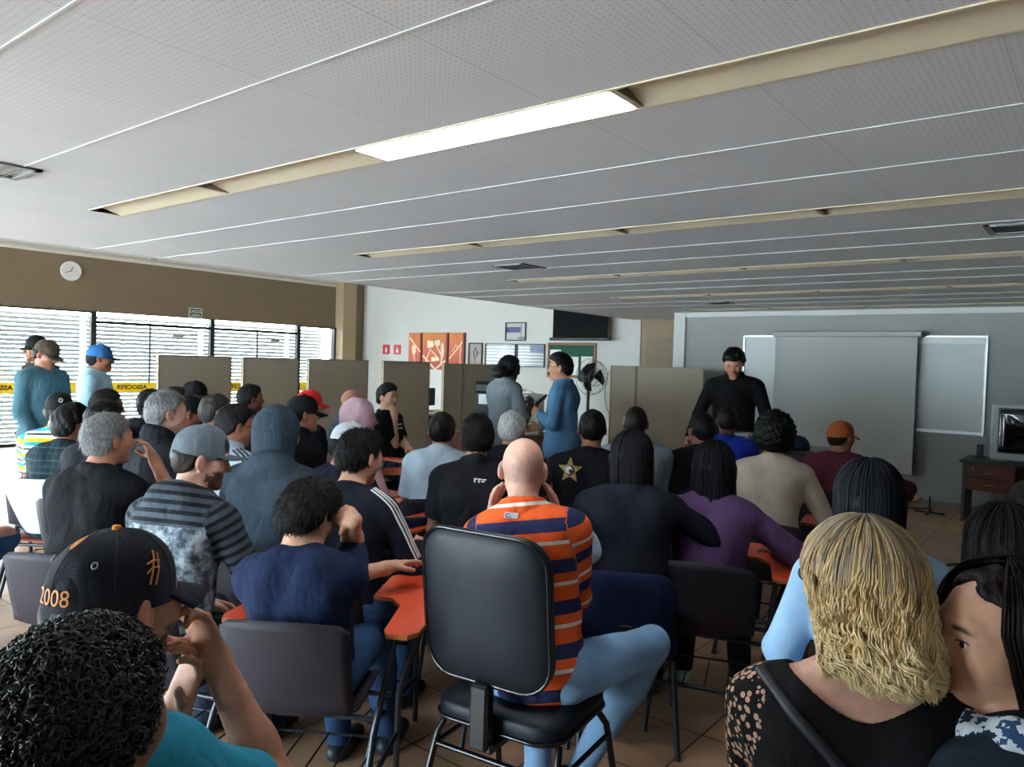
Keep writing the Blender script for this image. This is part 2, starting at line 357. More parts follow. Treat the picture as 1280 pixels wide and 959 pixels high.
def person(label, px, py, d, b=0, h=None, hp=0, hr=0, stand=False, lean=7, slant=0, L='lap', R='lap', Lh=None, Rh=None, curl=(.5, .5), eL=None, eR=None, pn=(None, None),
           shirt='#20242c', sleeve='long', collar='crew', pants='#22304a', shoe='#1c1c1e', skin='tan', hair='#17130f', style='short', thick=.014, cap=None, beard=0, glasses=False,
           hood=None, w=1.0, fat=1.0, nf=.03, knees=None, feet=None, face=False, key=None, hlen=.28, strands=0, wav=0, res=None, seat=.44, smat=None, hmat=None, gray=0, wrinkle=1.0, hs=1.0, back=0, hl=0.0, brow=.85, stmat=None, ml=1.0, hdR=None, hdL=None, srad=None, fo=None):
    res = res or (.0058 if d < 2.8 else .008 if d < 4.4 else .0105)
    top = spot(px, py, d); az = math.atan2(top[1], top[0]); h = b if h is None else h
    yaw = az+math.radians(b)-math.pi/2; hy = math.radians(h-b)
    RH = rotz(hy)@rotx(-math.radians(hp))@roty(math.radians(hr)); RH0 = RH; RH = RH*hs
    lam = math.radians(lean); sl = math.radians(slant); sp = np.array([math.sin(sl), math.sin(lam)*math.cos(sl), math.cos(lam)*math.cos(sl)])
    crown = RH@np.array([0, -.008*1.0, .115+(0 if cap or hood else (thick*.8 if style not in ('bald', None) else 0))+(.022 if cap else 0)+(.03 if hood == 'up' else 0)])
    nk = np.array([sp[0]*.12, nf+sp[1]*.13, .134]); sc = 1.0
    if stand:
        sc = top[2]/(.93+.50*sp[2]+nk[2]+crown[2]); pel = np.array([0, 0, .93])
    else: pel = np.array([0, -.06+back, seat+.105])
    Ls = ((top[2]/sc)-pel[2]-nk[2]-crown[2])/sp[2]
    nb = pel+sp*Ls; hc = nb+nk; tl = hc+crown; kk = Ls/.50
    rt = rotz(yaw); off = rt@(tl*sc); loc = np.array([top[0]-off[0], top[1]-off[1], 0.0])
    root = empty('person', loc, yaw); root.scale = (sc, sc, sc); tag(root, label, 'person')
    X = np.array([1.0, 0, 0]); X = unit(X-sp*(X@sp)); Yf = np.cross(sp, X); RS = np.stack([X, Yf, sp], 1); at = lambda x, y, z: pel+X*x+Yf*y+sp*z*kk
    fw = w*fat
    TOR = [E(at(0, 0, .0), (.165*fw, .128*fat, .125), RS, k=.06), E(at(0, .012*fat, .16), (.148*fw, .122*fat, .16), RS, k=.06), E(at(0, .005, .33), (.162*w, .118, .18), RS, k=.06),
           E(at(.085*w, -.045, .37), (.075, .07, .12), RS, k=.05), E(at(-.085*w, -.045, .37), (.075, .07, .12), RS, k=.05),
           C(at(-.145*w, 0, .422), at(.145*w, 0, .422), .060, k=.05)]
    if stand: TOR.append(E(at(0, .006, -.085), (.178*fw, .140*fat, .13), RS, k=.05))
    for s in (1, -1): TOR.append(C(at(s*.03, -.012, .470), at(s*.14*w, -.005, .430), .050, .046, k=.05))
    NECK = [C(at(0, -.01, .46), hc+RH@np.array([0, -.022, -.045]), .058*min(1.1, w), .050, k=.03)]
    SH = {1: at(.175*w, 0, .420), -1: at(-.175*w, 0, .420)}; UA, FA = .285, .255; ARM = []; HANDS = []; SLV = []; J = {}
    for s, pose, hint, cu, pnn in ((1, R, eR, curl[0], pn[0]), (-1, L, eL, curl[1], pn[1])):
        k = ARMS[pose] if isinstance(pose, str) else pose; v = np.array([k[1]*(s if isinstance(pose, str) else 1), k[2], k[3]])
        T = v if k[0] == 'l' else hc+RH@v if k[0] == 'h' else SH[s]+v
        hint = np.array(hint if hint is not None else (s*.55, -.35, -1.0)); el, wr = ik(SH[s], T, UA, FA, hint); J[s] = (SH[s], el, wr)
        dv = unit(wr-el); up_ = k[0] == 'h'
        pnv = np.array(pnn) if pnn is not None else (unit(hc-wr) if up_ else np.array([-s*.5, .15, -1.0]) if k[0] == 'l' else np.array([-s*1.0, .1, 0]))
        ARM += [C(SH[s], el, .047*fat**.5, .039, k=.025), C(el, el+dv*FA*.35, .039, .039, k=.02), C(el+dv*FA*.3, wr, .038, .0265, k=.02)]
        side = 1.0 if (np.cross(dv, pnv)@np.array([-s, .25, .35])) > 0 else -1.0
        hd = unit(dv+ (np.array([0, .35, .0]) if k[0] == 'l' else 0)) if not up_ else unit(dv*.8+unit(pnv)*.35)
        if (hdR if s == 1 else hdL) is not None: hd = unit(RH@np.array(hdR if s == 1 else hdL, float))
        HANDS += hand(wr+dv*.012, hd, pnv, side, cu)
        if sleeve == 'short':
            e2 = SH[s]+(el-SH[s])*.74; SLV += [C(SH[s], e2, .049*fat**.5, .050, k=.035, flat=True)]
        elif sleeve == 'none': pass
        elif sleeve == 'mid':
            SLV += [C(SH[s], el, .047*fat**.5, .042, k=.03), C(el, el+dv*FA*.42, .043, .043, k=.02, flat=True)]
        else: SLV += [C(SH[s], el, .048*fat**.5, .042, k=.03), C(el, el+dv*FA*.95, .042, .031, k=.02, flat=True)]
    LEG = []; FEET = []; JL = {}
    for i, s in enumerate((1, -1)):
        hip = pel+np.array([s*.092*fw, 0, -.015])
        if stand: kn, an = np.array([s*.10, .02, .49]), np.array([s*.11, -.02, .085])
        else:
            kn = np.array(knees[i]) if knees else np.array([s*.13, .42, seat+.075]); an = np.array(feet[i]) if feet else np.array([s*.14, .40, .085])
        JL[s] = (hip, kn, an); LEG += [C(hip, kn, .085*fat, .058, k=.04), C(kn, kn+(an-kn)*.35, .056, .057, k=.03), C(kn+(an-kn)*.3, an, .056, .040, k=.03)]
        fd = an-hip; fd[2] = 0; fd = unit(fd) if np.linalg.norm(fd) > .15 else np.array([s*.12, 1, 0]); fd = unit(fd)
        if an[2] > .2: fd = unit(np.array([fd[0], fd[1], -.3]))
        FEET.append([C(an+np.array([0, 0, -.04]), an+fd*.05+np.array([0, 0, -.045]), .042, .040, k=.03), C(an+fd*.05+np.array([0, 0, -.048]), an+fd*.165+np.array([0, 0, -.056]), .040, .030, k=.03), C(an-fd*.035+np.array([0, 0, -.052]), an+np.array([0, 0, -.05]), .035, .036, k=.02)])
    HD = [moved(p, RH0, 0) for p in HEAD]
    if hs != 1.0:
        HD = [dict(p, **({'a': p['a']*hs, 'b': p['b']*hs, 'r1': p['r1']*hs, 'r2': p['r2']*hs} if p['t'] == 'c' else {'c': p['c']*hs, 'r': p['r']*hs})) for p in HD]
    HD = [moved(p, np.eye(3), hc) for p in HD]
    ftp = [q for F_ in FEET for q in F_]
    pos = [p for p in TOR+NECK+ARM+LEG]
    vol = Vol(HD+NECK+TOR+ARM+HANDS+LEG+[dict(q, r1=q['r1']*.85, r2=q['r2']*.85) for q in ftp], res, pad=.01)
    V, F = vol.nets(); base = lin(SKIN.get(skin, skin)); Cc = np.tile(np.array(base), (len(V), 1)); q = (V-hc)@np.linalg.inv(RH).T
    hd = np.linalg.norm(q*[1, .85, 1], axis=1) < .15; ii = np.nonzero(hd)[0]; hd[ii] = np.min([np.abs(dist(p, V[ii, 0], V[ii, 1], V[ii, 2])) for p in HD if not p['sub']], 0) < .010; ii = np.nonzero(hd)[0]
    if len(ii): hd[ii] = np.min([dist(p, V[ii, 0], V[ii, 1], V[ii, 2]) for p in HANDS], 0) > .003
    x, y, z = np.abs(q[:, 0]), q[:, 1], q[:, 2]
    hc_ = np.array(lin(hair if isinstance(hair, str) else '#17130f'))
    def paint(m, c, a): Cc[m, :3] = Cc[m, :3]*(1-a)+np.array(c[:3])*a
    paint(hd & (y > .08) & (x < .027) & (z < -.055) & (z > -.079), (base[0]*.85, base[1]*.5, base[2]*.5), .7)
    al = np.clip(1.3-np.abs(z-(.027-np.maximum(0, x-.035)*.35))/.0052, 0, 1)*np.clip((x-.008)/.008, 0, 1)*np.clip((.052-x)/.012, 0, 1)*hd*(y > .05)*brow; Cc[:, :3] = Cc[:, :3]*(1-al[:, None])+(hc_[:3]*.8)[None]*al[:, None]
    paint(hd & (x > .068) & (y < .03) & (y > -.04) & (np.abs(z) < .045), (base[0]*1.1, base[1]*.82, base[2]*.78), .4)
    if beard: paint(hd & (y > .018) & (z < -.035-.35*np.maximum(0, .06-x)*0) & ~((y > .084) & (x < .022) & (z < -.056) & (z > -.079)) & ~((z > -.046) & (x < .05) & (y > .075) & (x > .028)) & ~((z > -.04) & (x < .035)), hc_, beard)
    zl = np.interp(y, HL_Y, HL_Z)
    if gray: al = np.clip((z-zl)/.03, 0, 1)*np.clip((.055-z)/.03, 0, 1)*np.clip((.06-y)/.03, 0, 1)*hd*gray; Cc[:, :3] = Cc[:, :3]*(1-al[:, None])+np.array(lin('#8d8782')[:3])*al[:, None]
    me = npmesh('body', V, F); setcol(me, Cc); link('body', me, attrmat('skin', .5, .35, .08), root)
    sm = smat or cloth(shirt)
    def cover(name, prims, inf, m, seed, amp, fr=26, sq=(1, 1, .55), cuts=(), r_=res, along=False):
        v = Vol(prims, r_, inf)
        if amp: v.noise(amp, fr, seed, sq)
        for c in cuts: v.cut(c)
        VV, FF = v.nets(); mm = npmesh(name, VV, FF)
        if along:
            best = np.full(len(VV), 9.); sv = np.zeros(len(VV)); sg = np.zeros(len(VV))
            for (a_, b_, rr, s0, flag) in along:
                dd = b_-a_; Ln = np.linalg.norm(dd); t = np.clip(((VV-a_)@dd)/Ln**2, 0, 1); D = np.linalg.norm(VV-a_-t[:, None]*dd, axis=1)/rr; m_ = D < best; best[m_] = D[m_]
                tt = ((VV-a_)@dd)/Ln; sv[m_] = s0+tt[m_]; sg[m_] = flag
            setcol(mm, np.stack([sv, sg, VV[:, 2]-pel[2], np.ones(len(VV))], 1))
        return link(name, mm, m, root), VV, FF
    seed = int(abs(px*13+py*7)) % 9999
    COLL = []
    nbp = at(0, -.003, .492)
    def ring(r, zz, th, ty=.0): return [C(nbp+RS@np.array([r*math.cos(a), r*1.0*math.sin(a)+ty, zz-.012*math.sin(a)]), nbp+RS@np.array([r*math.cos(a2), r*1.0*math.sin(a2)+ty, zz-.012*math.sin(a2)]), th, k=.008) for a, a2 in [(2*math.pi*i/14, 2*math.pi*(i+1)/14) for i in range(14)]]
    if collar == 'crew': COLL = ring(.066, .0, .011)
    elif collar == 'polo': COLL = ring(.068, .0, .010)+ring(.064, .022, .009)+ring(.067, .008, .010)
    elif collar == 'zip': COLL = ring(.068, .0, .011)+ring(.066, .02, .010)+ring(.063, .042, .009)
    elif collar == 'hood': COLL = ring(.080, .0, .022)+[E(nbp+RS@np.array([0, -.085, -.02]), (.10, .05, .06), RS, k=.04)]
    elif collar == 'wide': COLL = []
    along = [(pel, nb, .17, 0, 0)]+[seg for s in (1, -1) for seg in ((J[s][0], J[s][1], .085, .0, 1), (J[s][1], J[s][2], .085, UA, 1))]
    so, SV, SF = cover('shirt' if sleeve == 'short' or collar in ('polo', 'crew') else 'jacket' if collar == 'zip' else 'hooded_top' if collar == 'hood' else 'top', TOR+SLV+COLL, .013, sm, seed, .0058*wrinkle, along=along, cuts=[lambda X_, Y_, Z_: .118-np.sqrt((X_-nbp[0])**2+(Y_-nbp[1])**2+(Z_-nbp[2]-.03)**2)] if collar == 'wide' else ())
    cover('trousers', [dict(TOR[0])]+LEG, .010, cloth(pants), seed+1, .004, 30, cuts=[lambda X_, Y_, Z_: (Z_-(pel[2]+(-.06 if stand else .10)))])
    for Ft in FEET: cover('shoe', Ft, .002, mat('shoe_%s' % shoe.strip('#'), shoe, .5), 1, 0)
    toW = lambda p: hc+RH@np.asarray(p, float)
    def headmesh(name, v, m, parent=root):
        VV, FF = v.nets(); VV = VV@RH.T+hc; return link(name, npmesh(name, VV, FF), m, parent)
    rh = min(res, .0075)
    hm = hmat or hairmat(hair)
    HO = None
    if style in ('short', 'curly', 'afro', 'buzz') and hood != 'up':
        tk = dict(buzz=.004).get(style, thick); v = Vol(SKULL+([E((0, .02, .085), (.05, .06, .04), k=.04)] if style == 'short' and thick > .016 else []), rh, tk, pad=.02)
        if style != 'buzz': v.noise(.010 if style == 'afro' else .0055 if style != 'short' else .0045, 105 if style == 'afro' else 130 if style != 'short' else 85, seed, (1, 1, .7))
        v.cut(lambda X_, Y_, Z_: (np.interp(Y_-.25*0, HL_Y, HL_Z)+hl-Z_+.012*np.sin(X_*90)*.2)*.75, .022)
        for s in (1, -1):
            p = E((s*.085, -.004, -.012), (.022, .024, .036), k=.008, sub=True); v.add(p)
        if cap:
            v.cut(lambda X_, Y_, Z_: Z_-.016+.1*np.minimum(Y_, 0))
        HO = headmesh('hair', v, hm)
    elif style == 'long':
        fo_ = fo or (.028, 58 if hlen > .2 else 44, .075)
        side = [C((s*(.058 if ml == 1 else .046), -.02, .0), (s*(.075 if ml == 1 else .05), -.05, -hlen*.75*ml), .040 if ml == 1 else .034, .035 if ml == 1 else .03, k=.04) for s in (1, -1)]
        v = Vol([E((0, -.010, .033), (.084, .104, .092), k=.03), C((0, -.05, .0), (0, -.090+.04*(ml < 1), -hlen*.72*ml), .072, .050, k=.05), C((-.05, -.098+.035*(ml < 1), -hlen*.62*ml), (.05, -.098+.035*(ml < 1), -hlen*.62*ml), .045, k=.05), C((-.055, -.115+.05*(ml < 1), -hlen*.9*ml), (.055, -.115+.05*(ml < 1), -hlen*.9*ml), .024, k=.05)]+side, rh, 0, pad=.02)
        v.noise(.004, 70, seed, (1.6, 1.6, .25))
        v.cut(lambda X_, Y_, Z_: np.minimum(Y_-fo_[0]+np.abs(X_)*.18, fo_[2]+.012-.55*np.abs(X_)-Z_), .025)
        HO = headmesh('hair', v, hm)
    elif style == 'bun': pass
    if strands and HO is not None and style == 'long':
        clump = {}
        r = np.random.default_rng(seed); vv = []; ff = []; cc = []
        for i in range(strands):
            if True:
                az_ = r.uniform(math.radians(fo_[1]), math.radians(360-fo_[1])); th0 = r.uniform(.02, 1.15); n = 40 if wav else 26; Ln = hlen*r.uniform(.82, 1.08); ph = r.uniform(0, 6.28, 2); am = wav*r.uniform(.5, 1.3); fr_ = r.uniform(.8, 1.3)
                if wav:
                    ci_ = i//14
                    if ci_ not in clump: clump[ci_] = (az_, th0, ph, wav*r.uniform(.6, 1.5), fr_, r.uniform(.8, 1.12), r.uniform(0, .010))
                    c_ = clump[ci_]; az_ = min(max(c_[0]+r.normal()*.05, math.radians(fo_[1])), math.radians(360-fo_[1])); th0 = max(.02, c_[1]+r.normal()*.05); ph = c_[2]+r.normal(size=2)*.12; am = c_[3]; fr_ = c_[4]; Ln = hlen*c_[5]*r.uniform(.93, 1.05)
                pts = []; ex = r.uniform(.0, .012) if not wav else c_[6]+r.uniform(0, .006)
                for j in range(n):
                    u = j/(n-1); arc = th0+u*3.3
                    if arc < 1.6: pt = np.array([math.sin(arc)*math.sin(az_)*(.087+ex), -.010+math.sin(arc)*math.cos(az_)*(.108+ex), .033+math.cos(arc)*(.096+ex)])
                    else:
                        k2 = (arc-1.6)/(th0+3.3-1.6); bx = np.array([math.sin(az_)*(.087+ex), -.010+math.cos(az_)*(.108+ex), .033]); pt = bx+np.array([bx[0]*(-.05*k2), -.045*k2-max(0, bx[1]+.02)*.6*k2, -(Ln+.03)*k2])
                    amp = am*min(1.3, max(0, (u-.15)*1.9)); pt = pt+np.array([amp*math.sin(fr_*u*21+ph[0])+amp*.3*math.sin(fr_*u*33+ph[1]), abs(amp)*-.35+amp*math.cos(fr_*u*19+ph[0])*.8, amp*.25*math.sin(fr_*u*27+ph[1])]); pts.append(pt)
            rr = srad or (.0024 if wav else .0016)
            a0 = len(vv); P_ = np.array(pts); T_ = np.gradient(P_, axis=0); T_ /= np.linalg.norm(T_, axis=1)[:, None]+1e-9
            N_ = P_-np.array([0, -.01, .0]); N_[:, 2] *= .2; S_ = np.cross(T_, N_); S_ /= np.linalg.norm(S_, axis=1)[:, None]+1e-9; N2 = np.cross(S_, T_); c3 = r.uniform(0, 1)
            for j in range(n):
                w_ = rr*(1 if j < n-4 else (n-1-j)/4+.15)
                for (e1, e2) in ((1.5, -.3), (0, .9), (-1.5, -.3)): vv.append(P_[j]+S_[j]*w_*e1+N2[j]*w_*e2); cc.append((c3, j/(n-1), 0, 1))
            for j in range(n-1):
                for k in range(3): ff.append((a0+j*3+k, a0+j*3+(k+1) % 3, a0+(j+1)*3+(k+1) % 3, a0+(j+1)*3+k))
        me = npmesh('hair_strands', np.array(vv)@RH.T+hc, ff); setcol(me, cc); link('strands', me, stmat or hm, HO)
    if style == 'short' and strands and HO is not None:
        me0 = HO.data; nv = len(me0.vertices); co_ = np.empty(nv*3, np.float32); me0.vertices.foreach_get('co', co_); no_ = np.empty(nv*3, np.float32); me0.vertices.foreach_get('normal', no_)
        co_ = co_.reshape(-1, 3).astype(float); no_ = no_.reshape(-1, 3).astype(float); r = np.random.default_rng(seed); pick = r.integers(0, nv, strands); A = co_[pick]; N_ = no_[pick]
        fl = A-toW((.01, -.045, .13)); fl -= N_*(fl*N_).sum(1)[:, None]; fl /= np.linalg.norm(fl, axis=1)[:, None]+1e-6; fl += r.normal(size=fl.shape)*.28; Ls_ = r.uniform(.014, .026, (strands, 1))
        S_ = np.cross(fl, N_); S_ /= np.linalg.norm(S_, axis=1)[:, None]+1e-6; VV = []
        for u, wd in ((0, .0013), (.5, .0012), (1, .0003)):
            c_ = A+fl*Ls_*u+N_*(.001+.0045*u*(1.3-u)); VV += [c_-S_*wd, c_+N_*wd*.8, c_+S_*wd]
        VV = np.stack(VV, 1).reshape(-1, 3); o9 = (np.arange(strands)*9)[:, None]; q0 = np.array([[0, 1, 4, 3], [1, 2, 5, 4], [3, 4, 7, 6], [4, 5, 8, 7]])
        FF = np.concatenate([o9+q[None] for q in q0]); link('strands', npmesh('strands', VV, FF), stmat or hm, HO)
    if style == 'curls':
        v = Vol(SKULL, rh, .016, pad=.03); v.cut(lambda X_, Y_, Z_: (np.interp(Y_, HL_Y, HL_Z)-Z_)*.75, .01); HO = headmesh('hair', v, hm)
        me0 = HO.data; nv = len(me0.vertices); co_ = np.empty(nv*3, np.float32); me0.vertices.foreach_get('co', co_); no_ = np.empty(nv*3, np.float32); me0.vertices.foreach_get('normal', no_)
        co_ = co_.reshape(-1, 3); no_ = no_.reshape(-1, 3); r = np.random.default_rng(5); pick = r.integers(0, nv, 4200); vv = []; ff = []
        for i in pick:
            n_ = no_[i]; t1 = unit(np.cross(n_, r.normal(size=3))); t2 = np.cross(n_, t1); rad = r.uniform(.0022, .0048); turns = r.uniform(1.2, 2.4); m_ = 16; a0 = len(vv); ax_ = unit(n_*.6+t1*r.uniform(-1, 1)+t2*r.uniform(-1, 1)); u1 = unit(np.cross(ax_, n_+1e-3)); u2 = np.cross(ax_, u1)
            P_ = np.array([co_[i]+n_*.001+ax_*(.011*j/m_)+rad*(u1*math.cos(turns*6.28*j/m_)+u2*math.sin(turns*6.28*j/m_)) for j in range(m_)]); T_ = np.gradient(P_, axis=0); T_ /= np.linalg.norm(T_, axis=1)[:, None]
            for j in range(m_):
                s1 = unit(np.cross(T_[j], ax_)); s2 = np.cross(T_[j], s1)
                for k in range(4): vv.append(P_[j]+.0013*(s1*math.cos(k*1.571)+s2*math.sin(k*1.571)))
            for j in range(m_-1):
                for k in range(4): ff.append((a0+j*4+k, a0+j*4+(k+1) % 4, a0+(j+1)*4+(k+1) % 4, a0+(j+1)*4+k))
        link('curls', npmesh('curls', vv, ff), hm, HO)
    if hood == 'up':
        v = Vol([E((0, -.022, .025), (.104, .125, .122), k=.05), C((0, -.03, -.05), (0, -.02, -.16), .095, .105, k=.05)], rh, 0, pad=.02); v.noise(.005, 30, seed, (1, 1, .6))
        v.add(E((0, .12, -.01), (.066, .085, .105), k=.015, sub=True)); headmesh('hood', v, hmat or sm)
    if cap:
        cm = cap.get('m') or cloth(cap['c']); ca = cap.get('a', 0); nu, nv_ = 40, 14; mb = MB(); G = []; tilt = cap.get('tilt', -4); RT = rotx(math.radians(tilt))@rotz(math.radians(ca))
        rx, ry, cz, hz = .083, .106, .022, cap.get('hz', .112)
        prof = [(1.0, -.014), (1.012, 0)]+[((1-(j/nv_)**2.6)**.5 if j < nv_ else 0.02, hz*(j/nv_)) for j in range(1, nv_+1)]
        rowV = [(rx*f*math.cos(2*math.pi*k/nu), -.008+ry*f*math.sin(2*math.pi*k/nu), cz+z_) for f, z_ in prof for k in range(nu)]
        rowV = [(p_[0], p_[1], p_[2]-.012*max(0, -math.sin(math.atan2(p_[1]+.008, p_[0])))*(1 if i < 2*nu else .5)) for i, p_ in enumerate(rowV)]
        m_ = len(prof); Fq = [(i*nu+k, i*nu+(k+1) % nu, (i+1)*nu+(k+1) % nu, (i+1)*nu+k) for i in range(m_-1) for k in range(nu)]+[tuple((m_-1)*nu+k for k in range(nu))]
        tf = lambda p_: toW(RT@np.asarray(p_, float))
        mb.add([tf(p_) for p_ in rowV], Fq, 0, True); capo = mb.build('cap', cm, root); domeV = np.array([tf(p_) for p_ in rowV])
        mb = MB(); mb.lathe([(.001, .004), (.006, .003), (.0075, 0), (.0075, -.004)], (0, 0, 0), 10)
        ct = tf((0, -.008, cz+hz)); mb.v = [tuple(ct+RH@(RT@np.array(p_))) for p_ in mb.v]; mb.build('button', cloth(cap.get('bc', cap.get('brim', cap.get('c', '#222222')))), capo)
        G = []; bl = cap.get('bl', .072); flat = cap.get('flat', 0)
        for i in range(19):
            a_ = math.radians(-62+124*i/18); row = []
            for j in range(6):
                u = j/5; f = 1.0; ex = bl*math.cos(a_*.9)**.65*u; xx = rx*1.0*math.sin(a_); yy = -.008+ry*1.0*math.cos(a_)+ex
                row.append((xx*(1+.10*u), yy, cz+.004-.02*u*(1-flat)-(.85*(1-flat*.75))*xx*xx*(1.2+2.6*u)))
            G.append(row)
        mb = MB(); mb.grid(np.array([[tf(p_) for p_ in row] for row in G]), .0035); mb.build('brim', cloth(cap.get('brim', cap.get('c', '#222222'))), capo)
    else: capo = None; domeV = None; tf = None
    if glasses:
        mb = MB(); rgl = .0017 if d < 4 else .0022
        for s in (1, -1):
            mb.tube([toW((s*.033+.024*math.cos(a_), .107-.006*math.cos(a_)*s*s*(1 if math.cos(a_)*s > 0 else 0), .002+.018*math.sin(a_))) for a_ in np.linspace(0, 2*math.pi, 17)[:-1]], rgl, 6, closed=True)
            mb.tube([toW(p_) for p_ in ((s*.056, .103, .008), (s*.076, .075, .010), (s*.083, .01, .008), (s*.084, -.012, -.004))], rgl, 6)
        mb.tube([toW((-.010, .108, .006)), toW((0, .112, .009)), toW((.010, .108, .006))], rgl, 6); mb.build('glasses', mat('glasses_frame', '#15130f', .35), root)
    if face and d < 5.6:
        for s in (1, -1):
            mb = MB(); pr = [(.0108*math.sin(t_), -.0108*math.cos(t_)) for t_ in np.linspace(.02, math.pi-.02, 12)]; Mx = Matrix.Rotation(-math.pi/2, 4, 'X')
            mb.lathe(pr, (0, 0, 0), 14, 0, Mx); c0 = np.array([s*.031, .0815, .002])
            fm = [1 if (np.mean([mb.v[i][1] for i in f_]) >.0088) else 0 for f_ in mb.f]; mb.mi = fm; mb.v = [tuple(toW(c0+np.array(p_))) for p_ in mb.v]
            if d < 3.2:
                ml_ = MB(); ml_.tube([toW((s*x_, y_, z_)) for x_, y_, z_ in ((.018, .0935, .004), (.024, .0955, .0085), (.031, .0950, .0098), (.039, .0915, .0085), (.0455, .0855, .004))], [.0006, .0011, .0013, .0012, .0006], 5); ml_.build('eyelash', mat('lash_black', '#0d0a09', .7), root)
            mb.build('eye', [mat('eye_white', '#d8d2c8', .3), mat('iris', '#1d120b', .25)], root)
    info = dict(root=root, shirt=so, bvh=BVHTree.FromPolygons([tuple(p_) for p_ in SV], [tuple(f_) for f_ in SF.tolist()]), J=J, pel=pel, nb=nb, hc=hc, RH=RH, toW=toW, at=at, sp=sp, cap=capo, tf=tf, label=label, loc=loc, yaw=yaw, cl=rt@np.array([-.06, 0, 0]), RS=RS, JL=JL)
    if key: PEOPLE[key] = info
    return info
def decal(pi, name, polys, org, dirv, mats, off=.004, parent=None, sub=2):
    """lay flat shapes (list of (V2d, faces, material index)) on the clothing, seen along dirv from org"""
    dirv = unit(dirv); u = unit(np.cross(dirv, [0, 0, 1.0])); v = np.cross(u, dirv); mb = MB()
    for k, (P2, F_, mi) in enumerate(polys):
        VV = []
        for (a, b) in P2:
            o = np.asarray(org)+u*a+v*b-dirv*.3; hit = pi['bvh'].ray_cast(Vector(o), Vector(dirv), .7)[0]
            VV.append(np.array(hit)-dirv*(off+k*.0007) if hit is not None else o+dirv*.3)
        mb.add(VV, F_, mi, False)
    return mb.build(name, mats, parent or pi['root'])
def ribbon(pi, name, pts, r, m, dirv=(0, 0, -1)):
    mb = MB(); Q = []
    for p in pts:
        hit = pi['bvh'].ray_cast(Vector(np.asarray(p)-unit(dirv)*.3), Vector(unit(dirv)), .7)[0]; Q.append(np.array(hit) if hit is not None else np.asarray(p))
    mb.tube(Q, r, 6); return mb.build(name, m, pi['root'])

# ------------------------------------------------------------------ room shell
def tile_floor():
    t = NT('floor_tiles'); v = t.coord(); br = t.t.nodes.new('ShaderNodeTexBrick'); br.offset = 0; br.inputs['Scale'].default_value = 1
    br.inputs['Brick Width'].default_value = .45; br.inputs['Row Height'].default_value = .45; br.inputs['Mortar Size'].default_value = .004; br.inputs['Mortar Smooth'].default_value = .1; br.inputs['Bias'].default_value = 0
    br.inputs['Color1'].default_value = lin('#d3b595'); br.inputs['Color2'].default_value = lin('#c2a384'); br.inputs['Mortar'].default_value = lin('#3a3029')
    t.l(v, br.inputs['Vector']); n = t.noise(v, 3.5, 6, .6); n2 = t.noise(v, 30, 4)
    m = t.t.nodes.new('ShaderNodeMix'); m.data_type = 'RGBA'; m.blend_type = 'OVERLAY'; m.inputs[0].default_value = .55
    t.l(br.outputs[0], m.inputs[6]); t.l(t.ramp(n, [(.3, '#6e6863'), (.7, '#a09488')], 'LINEAR'), m.inputs[7]); t.l(m.outputs[2], t.b.inputs['Base Color'])
    t.l(t.math('ADD', t.math('MULTIPLY', n2, .25), .28), t.b.inputs['Roughness']); t.bump(t.math('SUBTRACT', 1.0, br.outputs[1]), .3, .003); return t.m
def ceiling_mat():
    t = NT('perforated_ceiling'); v = t.coord(); sx = t.t.nodes.new('ShaderNodeSeparateXYZ'); t.l(v, sx.inputs[0])
    def cell(s): return t.math('SUBTRACT', t.math('FRACT', t.math('MULTIPLY', s, 50.0)), .5)
    a, b = cell(sx.outputs[0]), cell(sx.outputs[1]); r = t.math('SQRT', t.math('ADD', t.math('MULTIPLY', a, a), t.math('MULTIPLY', b, b)))
    hole = t.math('LESS_THAN', r, .17); n = t.noise(v, 1.2, 4); base = t.mix(n, lin('#ccd0d2'), lin('#dde0e1'))
    jx = t.math('LESS_THAN', t.math('FRACT', t.math('DIVIDE', t.math('ADD', sx.outputs[0], 1.45), .605)), .006)
    c = t.mix(hole, base, lin('#b8bdbf')); t.l(t.mix(t.math('MULTIPLY', jx, .35), c, lin('#6f7070')), t.b.inputs['Base Color'])
    t.b.inputs['Roughness'].default_value = .7; t.b.inputs['Specular IOR Level'].default_value = .15; t.bump(t.math('SUBTRACT', 1.0, hole), .25, .003); return t.m
def slat_mat():
    t = NT('blind_slat'); d = t.t.nodes.new('ShaderNodeBsdfDiffuse'); d.inputs[0].default_value = lin('#9c9f9f'); r = t.t.nodes.new('ShaderNodeBsdfTranslucent'); r.inputs[0].default_value = lin('#c5cbcd'); m = t.t.nodes.new('ShaderNodeMixShader'); m.inputs[0].default_value = .03
    t.l(d.outputs[0], m.inputs[1]); t.l(r.outputs[0], m.inputs[2]); t.l(m.outputs[0], t.out.inputs[0]); return t.m
M_white = mat('white_paint', '#c9cbc7', .75, var=.04, scale=2); M_beige = mat('beige_paint', '#8a7a63', .7, var=.05, scale=3)
M_brown = mat('brown_band', '#62543f', .75, var=.06, scale=2); M_front = mat('front_wall_paint', '#8f918d', .65, var=.04, scale=2)
M_dark = mat('dark_metal', '#1b1d1f', .45, var=.1); M_trough = mat('cream_metal', '#cdc3a6', .55, var=.06); M_pillar = mat('pillar_paint', '#98896c', .7, var=.06)
M_black = mat('black_plastic', '#0f1012', .4); M_alu = mat('aluminium', '#a9abac', .35, metal=.8); M_slat = slat_mat(); M_wood = mat('desk_wood', '#5a2c1e', .4, var=.25, scale=5, stretch=(1, 8, 8))
